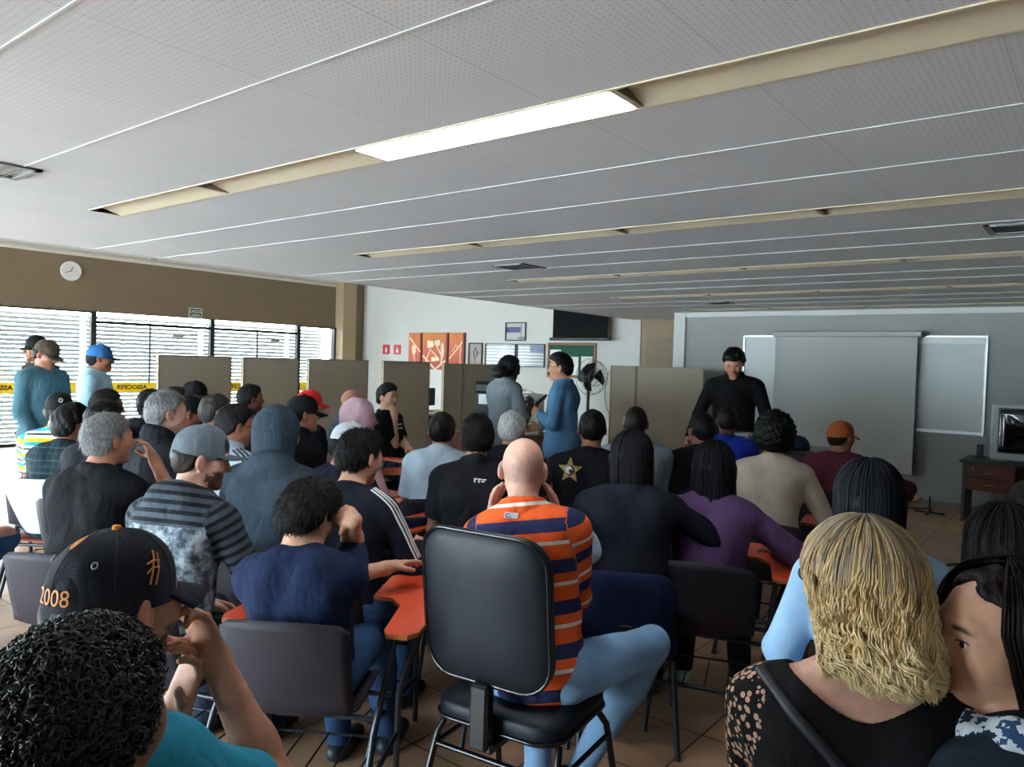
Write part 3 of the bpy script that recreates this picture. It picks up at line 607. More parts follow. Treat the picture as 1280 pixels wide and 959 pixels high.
M_part = mat('partition_board', '#9a8f7e', .7, var=.06, scale=3); M_chrome = mat('dark_tube', '#2b2f36', .32, metal=.4); M_paper = mat('paper', '#d8d9d4', .8, var=.02)
M_tan = mat('tan_edge', '#a8895a', .5)
struct(MB().box((XW-.3, YB-.3, -.2), (XR+.2, YW+.3, 0)).build('floor', tile_floor()))
rows = [2.0, 4.03, 6.03, 8.05, 10.05]; CW = .185; XC0 = -4.83; mb = MB()
ys = [YB]+[v for r in rows for v in (r, r+CW)]+[YF+.05]
for i in range(0, len(ys)-1):
    if i % 2 == 0: mb.box((XE, ys[i], ZC), (XR, ys[i+1], ZC+.03))
    else: mb.box((XE, ys[i], ZC), (XC0, ys[i+1], ZC+.03))
mb.box((XE, YF+.05, ZC), (-5.12, YW, ZC+.03)); struct(mb.build('ceiling', ceiling_mat()))
mb = MB(); k = 0
lines = [y for r in [0.0]+rows for y in (r+.785, r+1.355) if y < YF]+[-1.6, -1.0, -.4]
for y in lines:
    mb.box((XE, y-.004, ZC-.003), (XR, y+.004, ZC+.001))
mb.box((XE-.02, YB, ZC-.005), (XE+.005, YW, ZC+.35)); struct(mb.build('trim_1', mat('ceiling_trim', '#d3d6d5', .4)))
struct(MB().box((XW-.3, YB-.3, 4.3), (XR+.2, YW+.3, 4.4)).build('ceiling_upper', M_white))
for i, r in enumerate(rows):
    mb = MB()
    zt = ZC+.055
    mb.box((XC0, r-.012, ZC-.004), (XR, r, zt)); mb.prism([(r+CW+.012, ZC-.004), (r+CW+.012, zt), (r+.03, zt), (r+.03, ZC+.036), (r+CW, ZC-.004)], XC0, XR, 0, Matrix(((0, 0, 1, 0), (1, 0, 0, 0), (0, 1, 0, 0), (0, 0, 0, 1)))); mb.box((XC0, r-.012, zt), (XR, r+CW+.012, zt+.01)); mb.box((XC0-.01, r, ZC-.004), (XC0, r+CW, zt))
    where = ['holding the lit lamp', 'second row from the lit lamp row', 'third row from the lit lamp row', 'fourth row, beyond the small square vent', 'last row, next to the whiteboard wall'][i]
    o = mb.build('ceiling_trough', M_trough); tag(o, 'cream recessed lamp trough along the ceiling, '+where, 'light trough', 'recessed ceiling troughs')
    for kx in range(0, 6):
        x = XC0+1.203*(kx+1)
        if x > XR-.1: break
        mb = MB(); mb.box((x-.012, r, ZC-.003), (x+.012, r+CW, zt-.002)); mb.build('divider', mat('divider_metal', '#8c8167', .5), o)
        mb = MB(); mb.lathe([(.016, 0), (.016, .02), (.009, .022), (.009, .03)], (0, 0, 0), 10, 0, Matrix.Translation((x-.012, r+.07, ZC+.04)) @ Matrix.Rotation(-math.pi/2, 4, 'Y')); mb.build('lamp_socket', mat('socket', '#8a7c66', .5), o)
lamp = empty('fluorescent_lamp', (-1.83, rows[0]+CW/2, ZC)); tag(lamp, 'lit white fluorescent ceiling lamp, the only glowing one overhead', 'ceiling lamp')
mb = MB(); mb.box((-.585, -CW/2+.004, .035), (.585, -CW/2+.03, .04)); mb.build('reflector', M_white, lamp)
mb = MB(); mb.box((-.583, -CW/2+.006, -.006), (.583, CW/2-.006, .012)); mb.build('diffuser', emis('lamp_glow', '#f4f8ff', 16.0), lamp)
def vent(x, y, sx, sy, label):
    v = empty('ceiling_vent', (x, y, ZC)); tag(v, label, 'vent', 'ceiling vents'); mb = MB()
    for a, b in (((-sx, -sy), (sx, -sy+.03)), ((-sx, sy-.03), (sx, sy)), ((-sx, -sy), (-sx+.03, sy)), ((sx-.03, -sy), (sx, sy))): mb.box((*a, -.012), (*b, 0))
    mb.build('frame', mat('vent_frame', '#77797a', .5), v); mb = MB()
    for i in range(6):
        t = -sy+.04+(2*sy-.08)*(i+.5)/6; mb.box((-sx+.03, -.014, -.001), (sx-.03, .014, .001), 0, Matrix.Translation((0, t, -.004)) @ Matrix.Rotation(.6, 4, 'X'))
    mb.build('louvre', mat('vent_dark', '#2a2c2d', .6), v)
vent(-4.12, 1.27, .16, .16, 'grey square ceiling vent over the window side, cut by the frame edge'); vent(-4.06, 5.2, .17, .17, 'dark square ceiling vent above the paintings')
vent(-.38, 5.05, .2, .15, 'dark rectangular ceiling vent over the whiteboard side'); vent(-3.89, 9.1, .15, .15, 'small dark ceiling vent near the beige doorway')
# front wall with whiteboard, recess and white wall
struct(MB().box((-5.12, YF, 0), (XR+.2, YF+.2, ZC+.05)).build('wall_front', M_front))
struct(MB().box((-5.24, YF-.04, 0), (-5.06, YF+.2, ZC)).build('trim_2', M_white)); struct(MB().box((-5.06, YF-.03, ZC-.07), (XR, YF, ZC)).build('trim_3', M_white)); struct(MB().box((-5.06, YF-.015, 0), (XR, YF, .07)).build('baseboard_front', mat('baseboard_grey', '#6d6c68', .5)))
struct(MB().box((XW-.2, YW, 0), (-6.57, YW+.2, 4.3)).build('wall_far', M_white))
struct(MB().box((-6.57, YW+.02, 0), (-5.12, YW+.2, 4.3)).build('wall_recess', M_beige))
mb = MB().box((-5.9, YW-.02, 2.36), (-5.3, YW+.02, 2.44)); struct(mb.build('trim_4', M_white)); mb = MB().box((-6.45, YW-.01, 0), (-5.45, YW+.02, 2.15)); struct(mb.build('door_1', mat('beige_door', '#7d6e58', .6, var=.05)))
struct(MB().box((-5.32, YF+.2, 0), (-5.12, YW+.2, 4.3)).build('wall_jamb', M_beige))
struct(MB().box((XR, YB-.2, 0), (XR+.2, YF+.2, 4.3)).build('wall_right', M_front))
mb = MB().box((XE-.02, YB, ZC+.02), (XE+.06, YW, 4.3)); struct(mb.build('wall_bulkhead', M_white))
# glazed left wall
WH = 2.31; HB = 3.25
struct(MB().box((XW-.2, YB-.2, WH), (XW, YW, HB)).build('wall_left', M_brown)); struct(MB().box((XW-.2, YB-.2, HB), (XW, YW, 4.3)).build('wall_left_upper', mat('warm_white', '#cfccc0', .75, var=.04)))
struct(MB().box((XW-.2, 11.24, 0), (XW+.28, 11.62, 4.3)).build('pillar_corner', M_pillar)); struct(MB().box((XW-.2, 11.62, 0), (XW+.1, YW, 4.3)).build('wall_left_end', mat('brown_paint', '#6f5f47', .7)))
mb = MB(); mb.tube([(XW+.04, YB, 3.31), (XW+.04, 11.24, 3.31)], .022, 8); mb.tube([(XW+.04, YB, 3.40), (XW+.04, 11.24, 3.40)], .014, 8)
tag(mb.build('conduit_pipe', mat('conduit_grey', '#b9b7ad', .5)), 'long grey conduit pipe running above the brown wall band', 'pipe')
mb = MB(); mb.lathe([(.07, 0), (.07, .05), (.055, .06)], (0, 0, 0), 16, 0, Matrix.Translation((XW, 6.95, 3.35)) @ Matrix.Rotation(math.pi/2, 4, 'Y')); tag(mb.build('junction_box', mat('conduit_grey2', '#a9a79d', .5)), 'round grey junction box on the conduit above the windows', 'junction box')
bays = [(-3.6, -1.4), (-1.4, 1.4), (1.4, 3.6), (3.6, 5.93), (5.93, 8.18), (8.18, 10.23), (10.23, 11.24)]
glass = NT('window_glass'); tr = glass.t.nodes.new('ShaderNodeBsdfTransparent'); gl = glass.t.nodes.new('ShaderNodeBsdfGlossy'); gl.inputs['Roughness'].default_value = .02; mx = glass.t.nodes.new('ShaderNodeMixShader'); fr = glass.t.nodes.new('ShaderNodeFresnel')
fr.inputs[0].default_value = 1.25; glass.l(fr.outputs[0], mx.inputs[0]); glass.l(tr.outputs[0], mx.inputs[1]); glass.l(gl.outputs[0], mx.inputs[2]); glass.l(mx.outputs[0], glass.out.inputs[0]); M_glass = glass.m
for i, (y0, y1) in enumerate(bays):
    w = empty('window_%d' % (i+1), (XW, (y0+y1)/2, 0)); struct(w); hw = (y1-y0)/2; mb = MB()
    mb.box((-.06, hw-.05, 0), (.04, hw+.04, WH)); mb.box((-.03, -hw, 0), (.02, hw, .05)); door = i in (4, 5)
    if door or i in (2,): mb.box((-.03, -hw, 2.10), (.03, hw, 2.155)); mb.box((-.02, -.012-(.12 if i == 4 else 0), 0), (.02, .012-(.12 if i == 4 else 0), 2.1))
    else: mb.box((-.03, -hw, WH-.03), (.02, hw, WH))
    mb.build('window_frame', M_dark, w); MB().box((-.006, -hw, .03), (.0, hw, WH)).build('glass_pane', M_glass, w)
    if door:
        mb = MB(); mb.box((0, .30, 1.93), (.05, .52, 1.97)); mb.tube([(.05, .45, 1.95), (.12, .60, 1.98), (.05, .9, 2.0)], .008, 6); mb.build('door_closer', M_alu, w)
    if i < 2: continue
    bl = MB(); n = 30
    for k in range(n):
        z = .04+k*(WH-.06)/n; bl.box((-.030, -hw+.05, -.0015), (.030, hw-.05, .0015), 0, Matrix.Translation((-.42, 0, z)) @ Matrix.Rotation(1.27, 4, 'Y'))
    for yy in (-.55, .0, .55): bl.tube([(-.42, yy*hw, .03), (-.42, yy*hw, WH-.03)], .004, 5)
    o = bl.build('window_blind', M_slat); o.location = (XW, (y0+y1)/2, 0)
    nm = ['behind the viewer', 'just behind the viewer', 'at the frame edge', 'behind the two men in dark caps', 'behind the man in the light blue shirt', 'behind the second and third partition panels', 'in the narrow bay next to the pillar'][i]
    tag(o, 'white horizontal slat blind outside the glazing '+nm, 'blind', 'slat blinds along the glass wall')
# glazed back wall, behind the viewpoint
struct(MB().box((XW-.2, YB-.2, 2.3), (XR+.2, YB, 4.3)).build('wall_back', M_white)); struct(MB().box((-2.4, YB-.2, 0), (XR+.2, YB, 2.3)).build('wall_back_end', M_white))
w = empty('window_8', (-8.2, YB, 0)); struct(w); mb = MB()
for x in np.linspace(-5.8, 5.8, 6): mb.box((x-.03, -.04, 0), (x+.03, .03, 2.3))
mb.build('window_frame', M_dark, w); MB().box((-5.9, -.006, 0), (5.8, 0, 2.3)).build('glass_pane', M_glass, w)
# beam piece in the high void
struct(MB().box((XE-1.1, YB, 2.62), (XE-.75, 2.08, 3.5)).build('beam_void', mat('grey_beam', '#5c646b', .6)))
# exterior ground
o = MB().box((XW-40, -30, -.35), (XW-.3, 40, -.25)).build('ground_outside', mat('pale_paving', '#a8a8a2', .8)); struct(o)
o = MB().box((XW, -40, -.35), (20, YB-.3, -.25)).build('ground_behind', mat('bounce_paving', '#d3d6da', .8)); struct(o)  # unseen ground, coloured extra pale to bounce more daylight into the room
# warning tape with mirrored words
tape = MB().box((XW+.03, YB, .885), (XW+.033, 11.2, 1.055)).build('warning_tape', mat('tape_yellow', '#e8c414', .5, var=.03)); tag(tape, 'yellow warning tape with mirrored black letters stretched along the glass wall', 'tape')
for y in (0.6, 2.2, 4.40, 6.60, 8.80, 10.95):
    me = textmesh('ASSOCIFER', .112, off=.0035); V = [v.co.copy() for v in me.vertices]; w_ = max(v.x for v in V)
    for v in me.vertices: v.co = Vector((XW+.035, y-v.co.x*-1*(-1), .968+v.co.y))
    me.flip_normals(); link('lettering', me, M_black, tape)
# clock and exit sign
ck = empty('wall_clock', (XW+.01, 5.54, 2.975)); tag(ck, 'round white wall clock on the brown band', 'clock'); RY = Matrix.Rotation(math.pi/2, 4, 'Y')
MB().lathe([(.165, 0), (.17, .02), (.16, .035), (.15, .03)], (0, 0, 0), 32, 0, RY).build('rim', mat('clock_rim', '#c8c8c2', .4), ck); MB().lathe([(.152, 0), (.152, .026)], (0, 0, 0), 32, 0, RY).build('dial', mat('clock_dial', '#d6d8d4', .5, var=.02), ck)
for hname, ang, L in (('hour_hand', -.35, .07), ('minute_hand', math.pi*.62, .10)):
    MB().box((.029, -.006, -.01), (.032, .006, L), 0, Matrix.Rotation(ang, 4, 'X')).build(hname, M_black, ck)
mb = None
for n_ in range(1, 13):
    a = math.radians(90-30*n_); textobj('numeral', str(n_), .045, Matrix(((0, 0, 1, .0275), (1, 0, 0, .125*math.cos(a)), (0, 1, 0, .125*math.sin(a)), (0, 0, 0, 1))), M_black, ck)
sg = empty('exit_sign', (XW+.005, 7.82, 2.42)); tag(sg, 'small dark exit sign with white lettering above the glass doors', 'sign')
MB().box((0, -.135, -.09), (.006, .135, .09)).build('border', M_paper, sg); MB().box((.006, -.122, -.077), (.008, .122, .077)).build('face', mat('sign_green', '#20312a', .5), sg)
MR = Matrix(((0, 0, 1, .0095), (1, 0, 0, 0), (0, 1, 0, .018), (0, 0, 0, 1))); textobj('lettering', 'SAÍDA', .085, MR, M_paper, sg); MB().box((.008, -.085, -.052), (.0095, .085, -.038)).build('line_mark', M_paper, sg)

# ------------------------------------------------------------------ things on the white wall
def flat(name, x0, x1, z0, z1, m, parent, y=0, th=.004): return MB().box((x0, y-th, z0), (x1, y, z1)).build(name, m, parent)
def frame(name, label, cat, x0, x1, z0, z1, fm, im, fw=.025, group=None, Y=YW):
    e = empty(name, ((x0+x1)/2, Y, (z0+z1)/2)); tag(e, label, cat, group); a, b = (x1-x0)/2, (z1-z0)/2; mb = MB()
    mb.box((-a, -.03, -b), (a, 0, -b+fw)); mb.box((-a, -.03, b-fw), (a, 0, b)); mb.box((-a, -.03, -b+fw), (-a+fw, 0, b-fw)); mb.box((a-fw, -.03, -b+fw), (a, 0, b-fw)); mb.build('frame', fm, e)
    flat('picture', -a+fw, a-fw, -b+fw, b-fw, im, e, -.008); return e, a, b
M_cream = mat('painted_cream', '#e3cfae', .6)
def canvas(label, x0, x1, shapes):
    e = empty('painting', ((x0+x1)/2, YW-.006, 1.83)); tag(e, label, 'painting', 'orange canvases of the triptych'); a = (x1-x0)/2
    t = NT('canvas_orange'); v = t.coord(); sx = t.t.nodes.new('ShaderNodeSeparateXYZ'); t.l(v, sx.inputs[0]); n = t.noise(v, 4)
    t.l(t.ramp(t.math('ADD', t.math('MULTIPLY', sx.outputs[2], 1.1), t.math('MULTIPLY', n, .9)), [(0, '#9c2f26'), (.5, '#b5512a'), (.95, '#b8701c')], 'LINEAR'), t.b.inputs['Base Color'])
    MB().box((-a, -.04, -.40), (a, 0, .40), bev=.004).build('canvas', t.m, e); MB().box((a-.045, -.042, -.402), (a+.003, 0, .402)).build('canvas_edge', mat('canvas_dark', '#5a1512', .6), e)
    for kind, pts, w in shapes:
        mb = MB()
        if kind == 'l': mb.box((0, -.002, -w/2), (math.dist(*pts), 0, w/2), 0, Matrix.Translation((pts[0][0], -.041, pts[0][1])) @ Matrix.Rotation(-math.atan2(pts[1][1]-pts[0][1], pts[1][0]-pts[0][0]), 4, 'Y'))
        else:
            n_ = len(pts); mb.add([(x, -.043, z) for x, z in pts], [tuple(range(n_))]); 
        mb.build('brush_mark', M_cream, e)
    return e
def blob(cx, cz, rx, rz, n=14, s=0):
    r = np.random.default_rng(s); return [(cx+rx*math.cos(a)*q, cz+rz*math.sin(a)*q) for a, q in zip(np.linspace(0, 6.28, n, endpoint=False), r.uniform(.65, 1.15, n))]
canvas('narrow orange canvas of the triptych nearest the red signs', -12.40, -12.0, [('l', ((-.17, .30), (.17, -.02)), .03), ('p', blob(-.03, .02, .07, .14, s=1), 0), ('l', ((.0, -.1), (.0, -.32)), .025), ('l', ((-.19, -.28), (.15, -.36)), .03)])
canvas('wide middle orange canvas with white branching figure', -11.97, -11.2, [('l', ((-.36, -.1), (.03, -.40)), .04), ('l', ((-.34, -.38), (-.12, .06)), .03), ('l', ((.05, -.38), (.32, -.2)), .04), ('p', blob(-.14, .15, .13, .10, s=2), 0), ('p', blob(.08, .18, .12, .08, s=3), 0), ('p', blob(.23, -.0, .05, .22, s=4), 0), ('p', blob(-.0, -.17, .14, .06, s=5), 0), ('l', ((.02, .16), (.2, -.08)), .03), ('l', ((-.1, .02), (.1, -.14)), .03), ('l', ((.2, -.05), (.2, -.32)), .03)])
canvas('narrow orange canvas of the triptych nearest the small black frame', -11.17, -10.72, [('l', ((-.2, -.16), (.17, .2)), .028), ('l', ((.13, .22), (.10, -.38)), .02), ('l', ((-.2, -.33), (.16, -.37)), .03), ('p', blob(.05, -.34, .08, .03, s=6), 0), ('l', ((-.12, .0), (-.02, .14)), .02), ('l', ((-.02, .14), (.08, .06)), .02)])
for x0, lab, kind in ((-13.30, 'red fire sign nearest the corner pillar on the white wall', 0), (-12.93, 'red fire sign nearest the orange paintings', 1)):
    e = empty('fire_sign', (x0+.12, YW, 1.85)); tag(e, lab, 'sign', 'red fire safety signs'); flat('plate', -.12, .12, -.11, .11, mat('sign_red', '#b3262b', .5), e, 0, .006)
    mb = MB(); mb.prism([(-.035, -.07), (.035, -.07), (.035, .015), (.015, .045), (-.015, .045), (-.035, .015)] if not kind else [(-.05, -.07), (.05, -.07), (.0, .07)], 0, .002, 0, Matrix.Translation((0, -.006, 0)) @ Matrix.Rotation(math.pi/2, 4, 'X')); mb.build('symbol', M_paper, e)
e, a, b = frame('framed_picture', 'small black framed drawing of a dark vase shape beside the triptych', 'picture', -10.62, -10.24, 1.42, 2.02, M_black, mat('drawing_paper', '#9b9590', .6))
mb = MB(); mb.tube([(-.0, -.013, -.1), (-.03, -.013, .02), (-.06, -.013, .12), (0, -.013, .2), (.04, -.013, .12), (.02, -.013, .0), (.08, -.013, .1)], .012, 6); mb.build('drawn_figure', mat('ink', '#3c3b40', .6), e); flat('drawn_base', -a+.03, a-.03, -b+.03, -b+.2, mat('drawn_tan', '#a18472', .6), e, -.0125, .002)
t = NT('glazed_print'); v = t.coord(scale=(1, 1, 1)); wv = t.t.nodes.new('ShaderNodeTexWave'); wv.bands_direction = 'Z'; wv.inputs['Scale'].default_value = 5; wv.inputs['Distortion'].default_value = 1.5; t.l(v, wv.inputs['Vector'])
t.l(t.mix(wv.outputs['Fac'], lin('#8f9499'), lin('#d8dcdc')), t.b.inputs['Base Color']); t.b.inputs['Roughness'].default_value = .06; t.b.inputs['Specular IOR Level'].default_value = .9; M_print = t.m
frame('framed_poster', 'wide black framed glazed print beside the small drawing, partly behind the woman', 'poster', -10.16, -9.36, 1.42, 2.01, M_black, M_print, .018)
e, a, b = frame('framed_poster', 'wide black framed glazed print with a blue corner beside the green board', 'poster', -9.33, -8.64, 1.55, 2.01, M_black, M_print, .018); flat('blue_patch', -.02, a-.02, .06, b-.02, mat('patch_blue', '#7482a0', .2), e, -.0125, .001)
e, a, b = frame('framed_picture', 'small framed picture with a blue band hung highest on the wall', 'picture', -9.64, -9.12, 2.07, 2.44, M_black, mat('picture_pale', '#b9bab6', .4), .02); flat('blue_band', -a+.02, a-.14, -.02, .09, mat('band_blue', '#4a4a80', .4), e, -.0125, .001); flat('grey_bar', a-.13, a-.11, -b+.02, b-.02, mat('bar_grey', '#7d7d78', .5), e, -.0125, .001); flat('caption_strip', .06, a-.03, -b+.03, -b+.08, mat('strip_grey', '#7c84a0', .5), e, -.0125, .001)
e, a, b = frame('notice_board', 'green notice board in a wooden frame with pinned papers', 'notice board', -8.57, -7.47, 1.37, 2.04, mat('board_wood', '#7d5636', .5), mat('board_green', '#0f4a37', .8), .045)
for (x0, x1, z0, z1) in ((-.50, -.24, -.02, .2), (-.1, .16, -.28, .07), (.22, .47, -.28, .08)): flat('pinned_paper', x0, x1, z0, z1, M_paper, e, -.0125, .002)
rs = empty('roller_screen', (-7.70, YW-.25, 0)); tag(rs, 'black roll-down screen hanging above the green notice board', 'screen'); MB().box((-.60, -.004, 2.12), (.60, 0, 3.1)).build('sheet', mat('screen_black', '#0c0e10', .8, spec=.1), rs)
MB().tube([(-.66, 0, 2.10), (.66, 0, 2.10)], .03, 10).build('bottom_bar', mat('bar_dark', '#3a3c40', .4), rs); MB().box((-.65, -.05, 3.1), (.65, .05, 3.2)).build('housing', M_black, rs); MB().box((-.6, .03, 3.12), (-.55, .24, 3.18)).box((.55, .03, 3.12), (.6, .24, 3.18)).build('wall_bracket', M_black, rs)
# ------------------------------------------------------------------ front wall things
e, a, b = frame('whiteboard', 'wide glossy whiteboard with a steel frame behind the projector screen', 'whiteboard', -4.15, -1.15, .93, 2.12, M_alu, mat('whiteboard_gloss', '#b3b9b7', .32, var=.03, scale=2, spec=.4), .025, None, YF)
MB().box((-a, -.07, -b-.012), (a, 0, -b+.02)).build('pen_tray', M_alu, e); MB().box((.42, -.04, b-.10), (a-.02, -.01, b-.03)).build('top_rail', mat('rail_white', '#d3d6d4', .4), e)
flat('stain', .34, .56, .25, .32, mat('wiped_stain', '#8d9390', .3), e, -.0125, .0005)
ps = empty('projector_screen', (-2.76, YF-.16, 0)); tag(ps, 'large grey pull-down projector screen in front of the whiteboard', 'screen'); MB().box((-.88, -.004, .38), (.88, 0, 2.10)).build('sheet', mat('screen_grey', '#aaada9', .8, var=.02), ps)
MB().box((-.91, -.04, 2.09), (.93, .04, 2.17), bev=.015).build('housing', mat('housing_grey', '#9b9d99', .5), ps); MB().box((-.8, .03, 2.11), (-.75, .15, 2.15)).box((.75, .03, 2.11), (.8, .15, 2.15)).build('wall_bracket', M_dark, ps); MB().tube([(-.89, 0, .37), (.89, 0, .37)], .012, 8).build('bottom_bar', mat('bar_grey2', '#77797a', .5), ps)
# desk with television
dk = empty('desk', (-.45, 10.12, 0)); tag(dk, 'dark red-brown desk with two drawers under the television', 'desk'); MB().box((-.83, -.36, .66), (.9, .36, .69), bev=.006).build('top', mat('desk_top_dark', '#1c1b1e', .4), dk)
MB().box((-.80, -.32, .0), (-.77, .32, .66)).build('side_panel', mat('desk_side', '#4b4a4d', .5), dk); MB().box((.84, -.32, 0), (.87, .32, .66)).build('side_panel', MATS['desk_side'], dk); MB().box((-.77, .28, .30), (.84, .31, .66)).build('back_panel', M_wood, dk)
MB().box((-.77, -.30, .36), (-.30, .28, .655)).build('drawer_case', M_wood, dk)
for z in (.50, .37):
    d_ = MB().box((-.765, -.325, z), (-.305, -.30, z+.125), bev=.004).build('drawer', M_wood, dk); MB().tube([(-.59, -.325, z+.065), (-.57, -.35, z+.065), (-.50, -.35, z+.065), (-.48, -.325, z+.065)], .006, 6).build('handle', M_alu, d_)
MB().lathe([(.011, 0), (.011, .006)], (0, 0, 0), 12, 0, Matrix.Translation((-.70, -.325, .605)) @ Matrix.Rotation(math.pi/2, 4, 'X')).build('lock', M_alu, dk)
tv = empty('television', (-.54, 10.02, .69)); tag(tv, 'silver box television with a dark glossy screen on the desk', 'television'); mb = MB(); mb.box((-.47, -.12, .02), (.47, .02, .65), bev=.02); mb.box((-.34, .02, .08), (.34, .30, .58), bev=.06); mb.build('cabinet', mat('tv_silver', '#9ea6a8', .4), tv)
G = [[(-.385+.77*i/12, -.1245-.012*(1-((i-6)/6)**2)*(1-((j-4)/4)**2), .115+.47*j/8) for j in range(9)] for i in range(13)]; mb = MB(); mb.grid(G, .003); mb.build('screen', mat('tv_glass', '#0b1011', .05, spec=.9, coat=.5), tv); MB().box((-.40, -.123, .10), (.40, -.118, .60)).build('screen_surround', M_black, tv); MB().box((.05, -.125, .05), (.14, -.12, .07)).build('logo_plate', M_black, tv)
MB().box((-.3, -.1, 0), (.3, .2, .02)).build('foot', M_black, tv)
mb = MB(); mb.box((-.05, -.05, 0), (.05, .05, .02), bev=.006); mb.box((-.035, -.03, .02), (.03, .035, .15), bev=.01); o = mb.build('speaker_box', mat('dark_teal', '#20303a', .5)); o.location = (-1.14, 10.28, .69); tag(o, 'small dark speaker at the end of the television desk', 'speaker')
# floor bits near the screen
o = MB().tube([(-2.3, 9.9, .008), (-2.0, 10.1, .008), (-1.75, 10.25, .008), (-1.62, 10.4, .008)], .008, 6).build('floor_cable', M_black); tag(o, 'thin black cable lying on the floor under the whiteboard', 'cable')
fs = empty('floor_stand', (-1.60, 10.05, 0)); tag(fs, 'small dark cross-shaped floor stand under the whiteboard', 'stand'); mb = MB(); mb.box((-.16, -.018, 0), (.16, .018, .02)); mb.box((-.018, -.16, 0), (.018, .16, .02)); mb.build('base', M_dark, fs); MB().tube([(0, 0, .01), (0, 0, .2)], .012, 8).build('stem', M_dark, fs)

# ------------------------------------------------------------------ partitions and equipment along the far side
def partition(x, y, L, rz, label, z=1.6, mt=None):
    e = empty('partition_panel', (x, y, 0), rz); tag(e, label, 'partition', 'beige office partition panels'); MB().box((.015, -.022, .06), (L-.015, .022, z-.012), bev=.004).build('board', mt or M_part, e)
    mb = MB(); mb.box((0, -.026, .03), (.015, .026, z)); mb.box((L-.015, -.026, .03), (L, .026, z)); mb.box((0, -.026, z-.012), (L, .026, z)); mb.box((0, -.026, .03), (L, .026, .06)); mb.build('edge_frame', mat('edge_beige', '#85785f', .5), e)
    for xx in (.06, L-.06): MB().box((xx-.03, -.18, 0), (xx+.03, .18, .03), bev=.006).build('foot', M_dark, e)
    return e
PX = -8.0; H2 = math.pi/2
for (y0, y1, lab) in ((4.02, 4.88, 'beige partition panel nearest the man in the light blue shirt and cap'), (5.03, 5.80, 'beige partition panel behind the seated man in the red cap, by the glass door'), (5.96, 6.94, 'beige partition panel standing in front of the corner pillar'), (7.22, 8.14, 'beige partition panel behind the man with crossed legs')):
    partition(PX, y0, y1-y0, H2, lab)
partition(PX, 8.45, .42, H2, 'narrow beige partition panel turned at the corner under the orange paintings', 1.585)
partition(PX, 8.88, 1.15, H2, 'beige partition panel behind the standing woman in the grey jacket', 1.585)
partition(-5.72, 9.6, .38, math.radians(15), 'narrow beige partition panel with a pale edge beside the fan', 1.63); partition(-5.34, 9.7, .95, math.radians(12), 'beige partition panel closing off the doorway recess', 1.63)
# desk with a computer in the gap between partitions
od = empty('office_desk', (-9.1, 9.35, 0), H2); tag(od, 'brown office desk seen through the gap between partitions', 'desk'); MB().box((-.6, -.35, .72), (.6, .35, .75), bev=.005).build('top', M_trough, od); MB().box((-.58, -.33, 0), (-.55, .33, .72)).build('side_panel', M_wood, od); MB().box((.55, -.33, 0), (.58, .33, .72)).build('side_panel', M_wood, od); MB().box((-.55, .28, .2), (.55, .3, .72)).build('back_panel', M_wood, od)
cm_ = empty('computer_monitor', (-9.15, 9.25, .75), H2); tag(cm_, 'black computer monitor on the office desk in the partition gap', 'monitor'); MB().box((-.22, -.02, .1), (.22, .02, .40), bev=.008).build('screen', M_black, cm_); MB().box((-.02, 0, .01), (.02, .03, .12)).build('neck', M_black, cm_); MB().box((-.12, -.08, 0), (.12, .08, .012)).build('foot', M_black, cm_)
# cabinet, printer, dispenser, fan
cb = empty('cabinet', (-5.35, 7.45, 0), math.radians(30)); tag(cb, 'low red-brown cabinet behind the presenter carrying the printer', 'cabinet'); MB().box((-.55, -.3, .05), (.55, .3, .74), bev=.006).build('body', M_wood, cb); MB().box((-.57, -.32, .74), (.57, .32, .77)).build('top', mat('cab_top', '#3a1f17', .4), cb)
for sx in (-1, 1):
    dd = MB().box((min(0, sx*.53)+.004, -.318, .08), (max(0, sx*.53)-.004, -.30, .72), bev=.004).build('door', M_wood, cb); MB().tube([(sx*.05, -.33, .45), (sx*.05, -.345, .47), (sx*.05, -.345, .55), (sx*.05, -.33, .57)], .006, 6).build('handle', M_alu, dd)
pr = empty('printer', (-5.58, 7.32, .77), math.radians(30)); tag(pr, 'cream printer standing on the red-brown cabinet between the presenter and the woman', 'printer'); MB().box((-.24, -.22, 0), (.24, .22, .40), bev=.02).build('body', mat('printer_cream', '#b3ad98', .5, var=.03), pr); MB().box((-.25, -.23, .40), (.25, .23, .46), bev=.015).build('lid', mat('printer_lid', '#9a9484', .5), pr)
MB().box((-.18, -.30, .10), (.18, -.21, .115), bev=.004).build('tray', M_trough, pr); MB().box((.02, -.235, .33), (.22, -.225, .39)).build('control_panel', M_black, pr)
pp = MB(); pp.box((-.12, -.16, 0), (.12, .16, .02)); G = [[(-.12+.24*i/6, -.15+.3*j/6, .022+.05*math.sin(i/6*3.1)) for j in range(7)] for i in range(7)]; pp.grid(G, .002); o = pp.build('paper_pile', M_paper); o.location = (-5.55, 7.34, 1.23); o.rotation_euler = (0, 0, .8); tag(o, 'small pile of loose white papers on top of the printer', 'papers')
ds = empty('coffee_machine', (-6.02, 7.15, .77), math.radians(25)); tag(ds, 'black coffee machine with a shiny front beside the standing woman', 'coffee machine'); MB().box((-.13, -.1, 0), (.13, .15, .62), bev=.02).build('body', M_black, ds); MB().box((-.10, -.22, .48), (.10, -.09, .60), bev=.02).build('head', M_black, ds); MB().box((-.07, -.112, .34), (.07, -.098, .46)).build('front_panel', M_alu, ds); MB().box((-.11, -.22, 0), (.11, -.09, .03)).build('drip_tray', M_dark, ds)
MB().box((-.5, -.3, .0), (.35, .3, .77)).build('base_unit', M_wood, empty('side_cupboard', (-6.2, 7.1, 0), math.radians(30))); tag(bpy.data.objects['side_cupboard'], 'brown cupboard under the black coffee machine', 'cupboard')
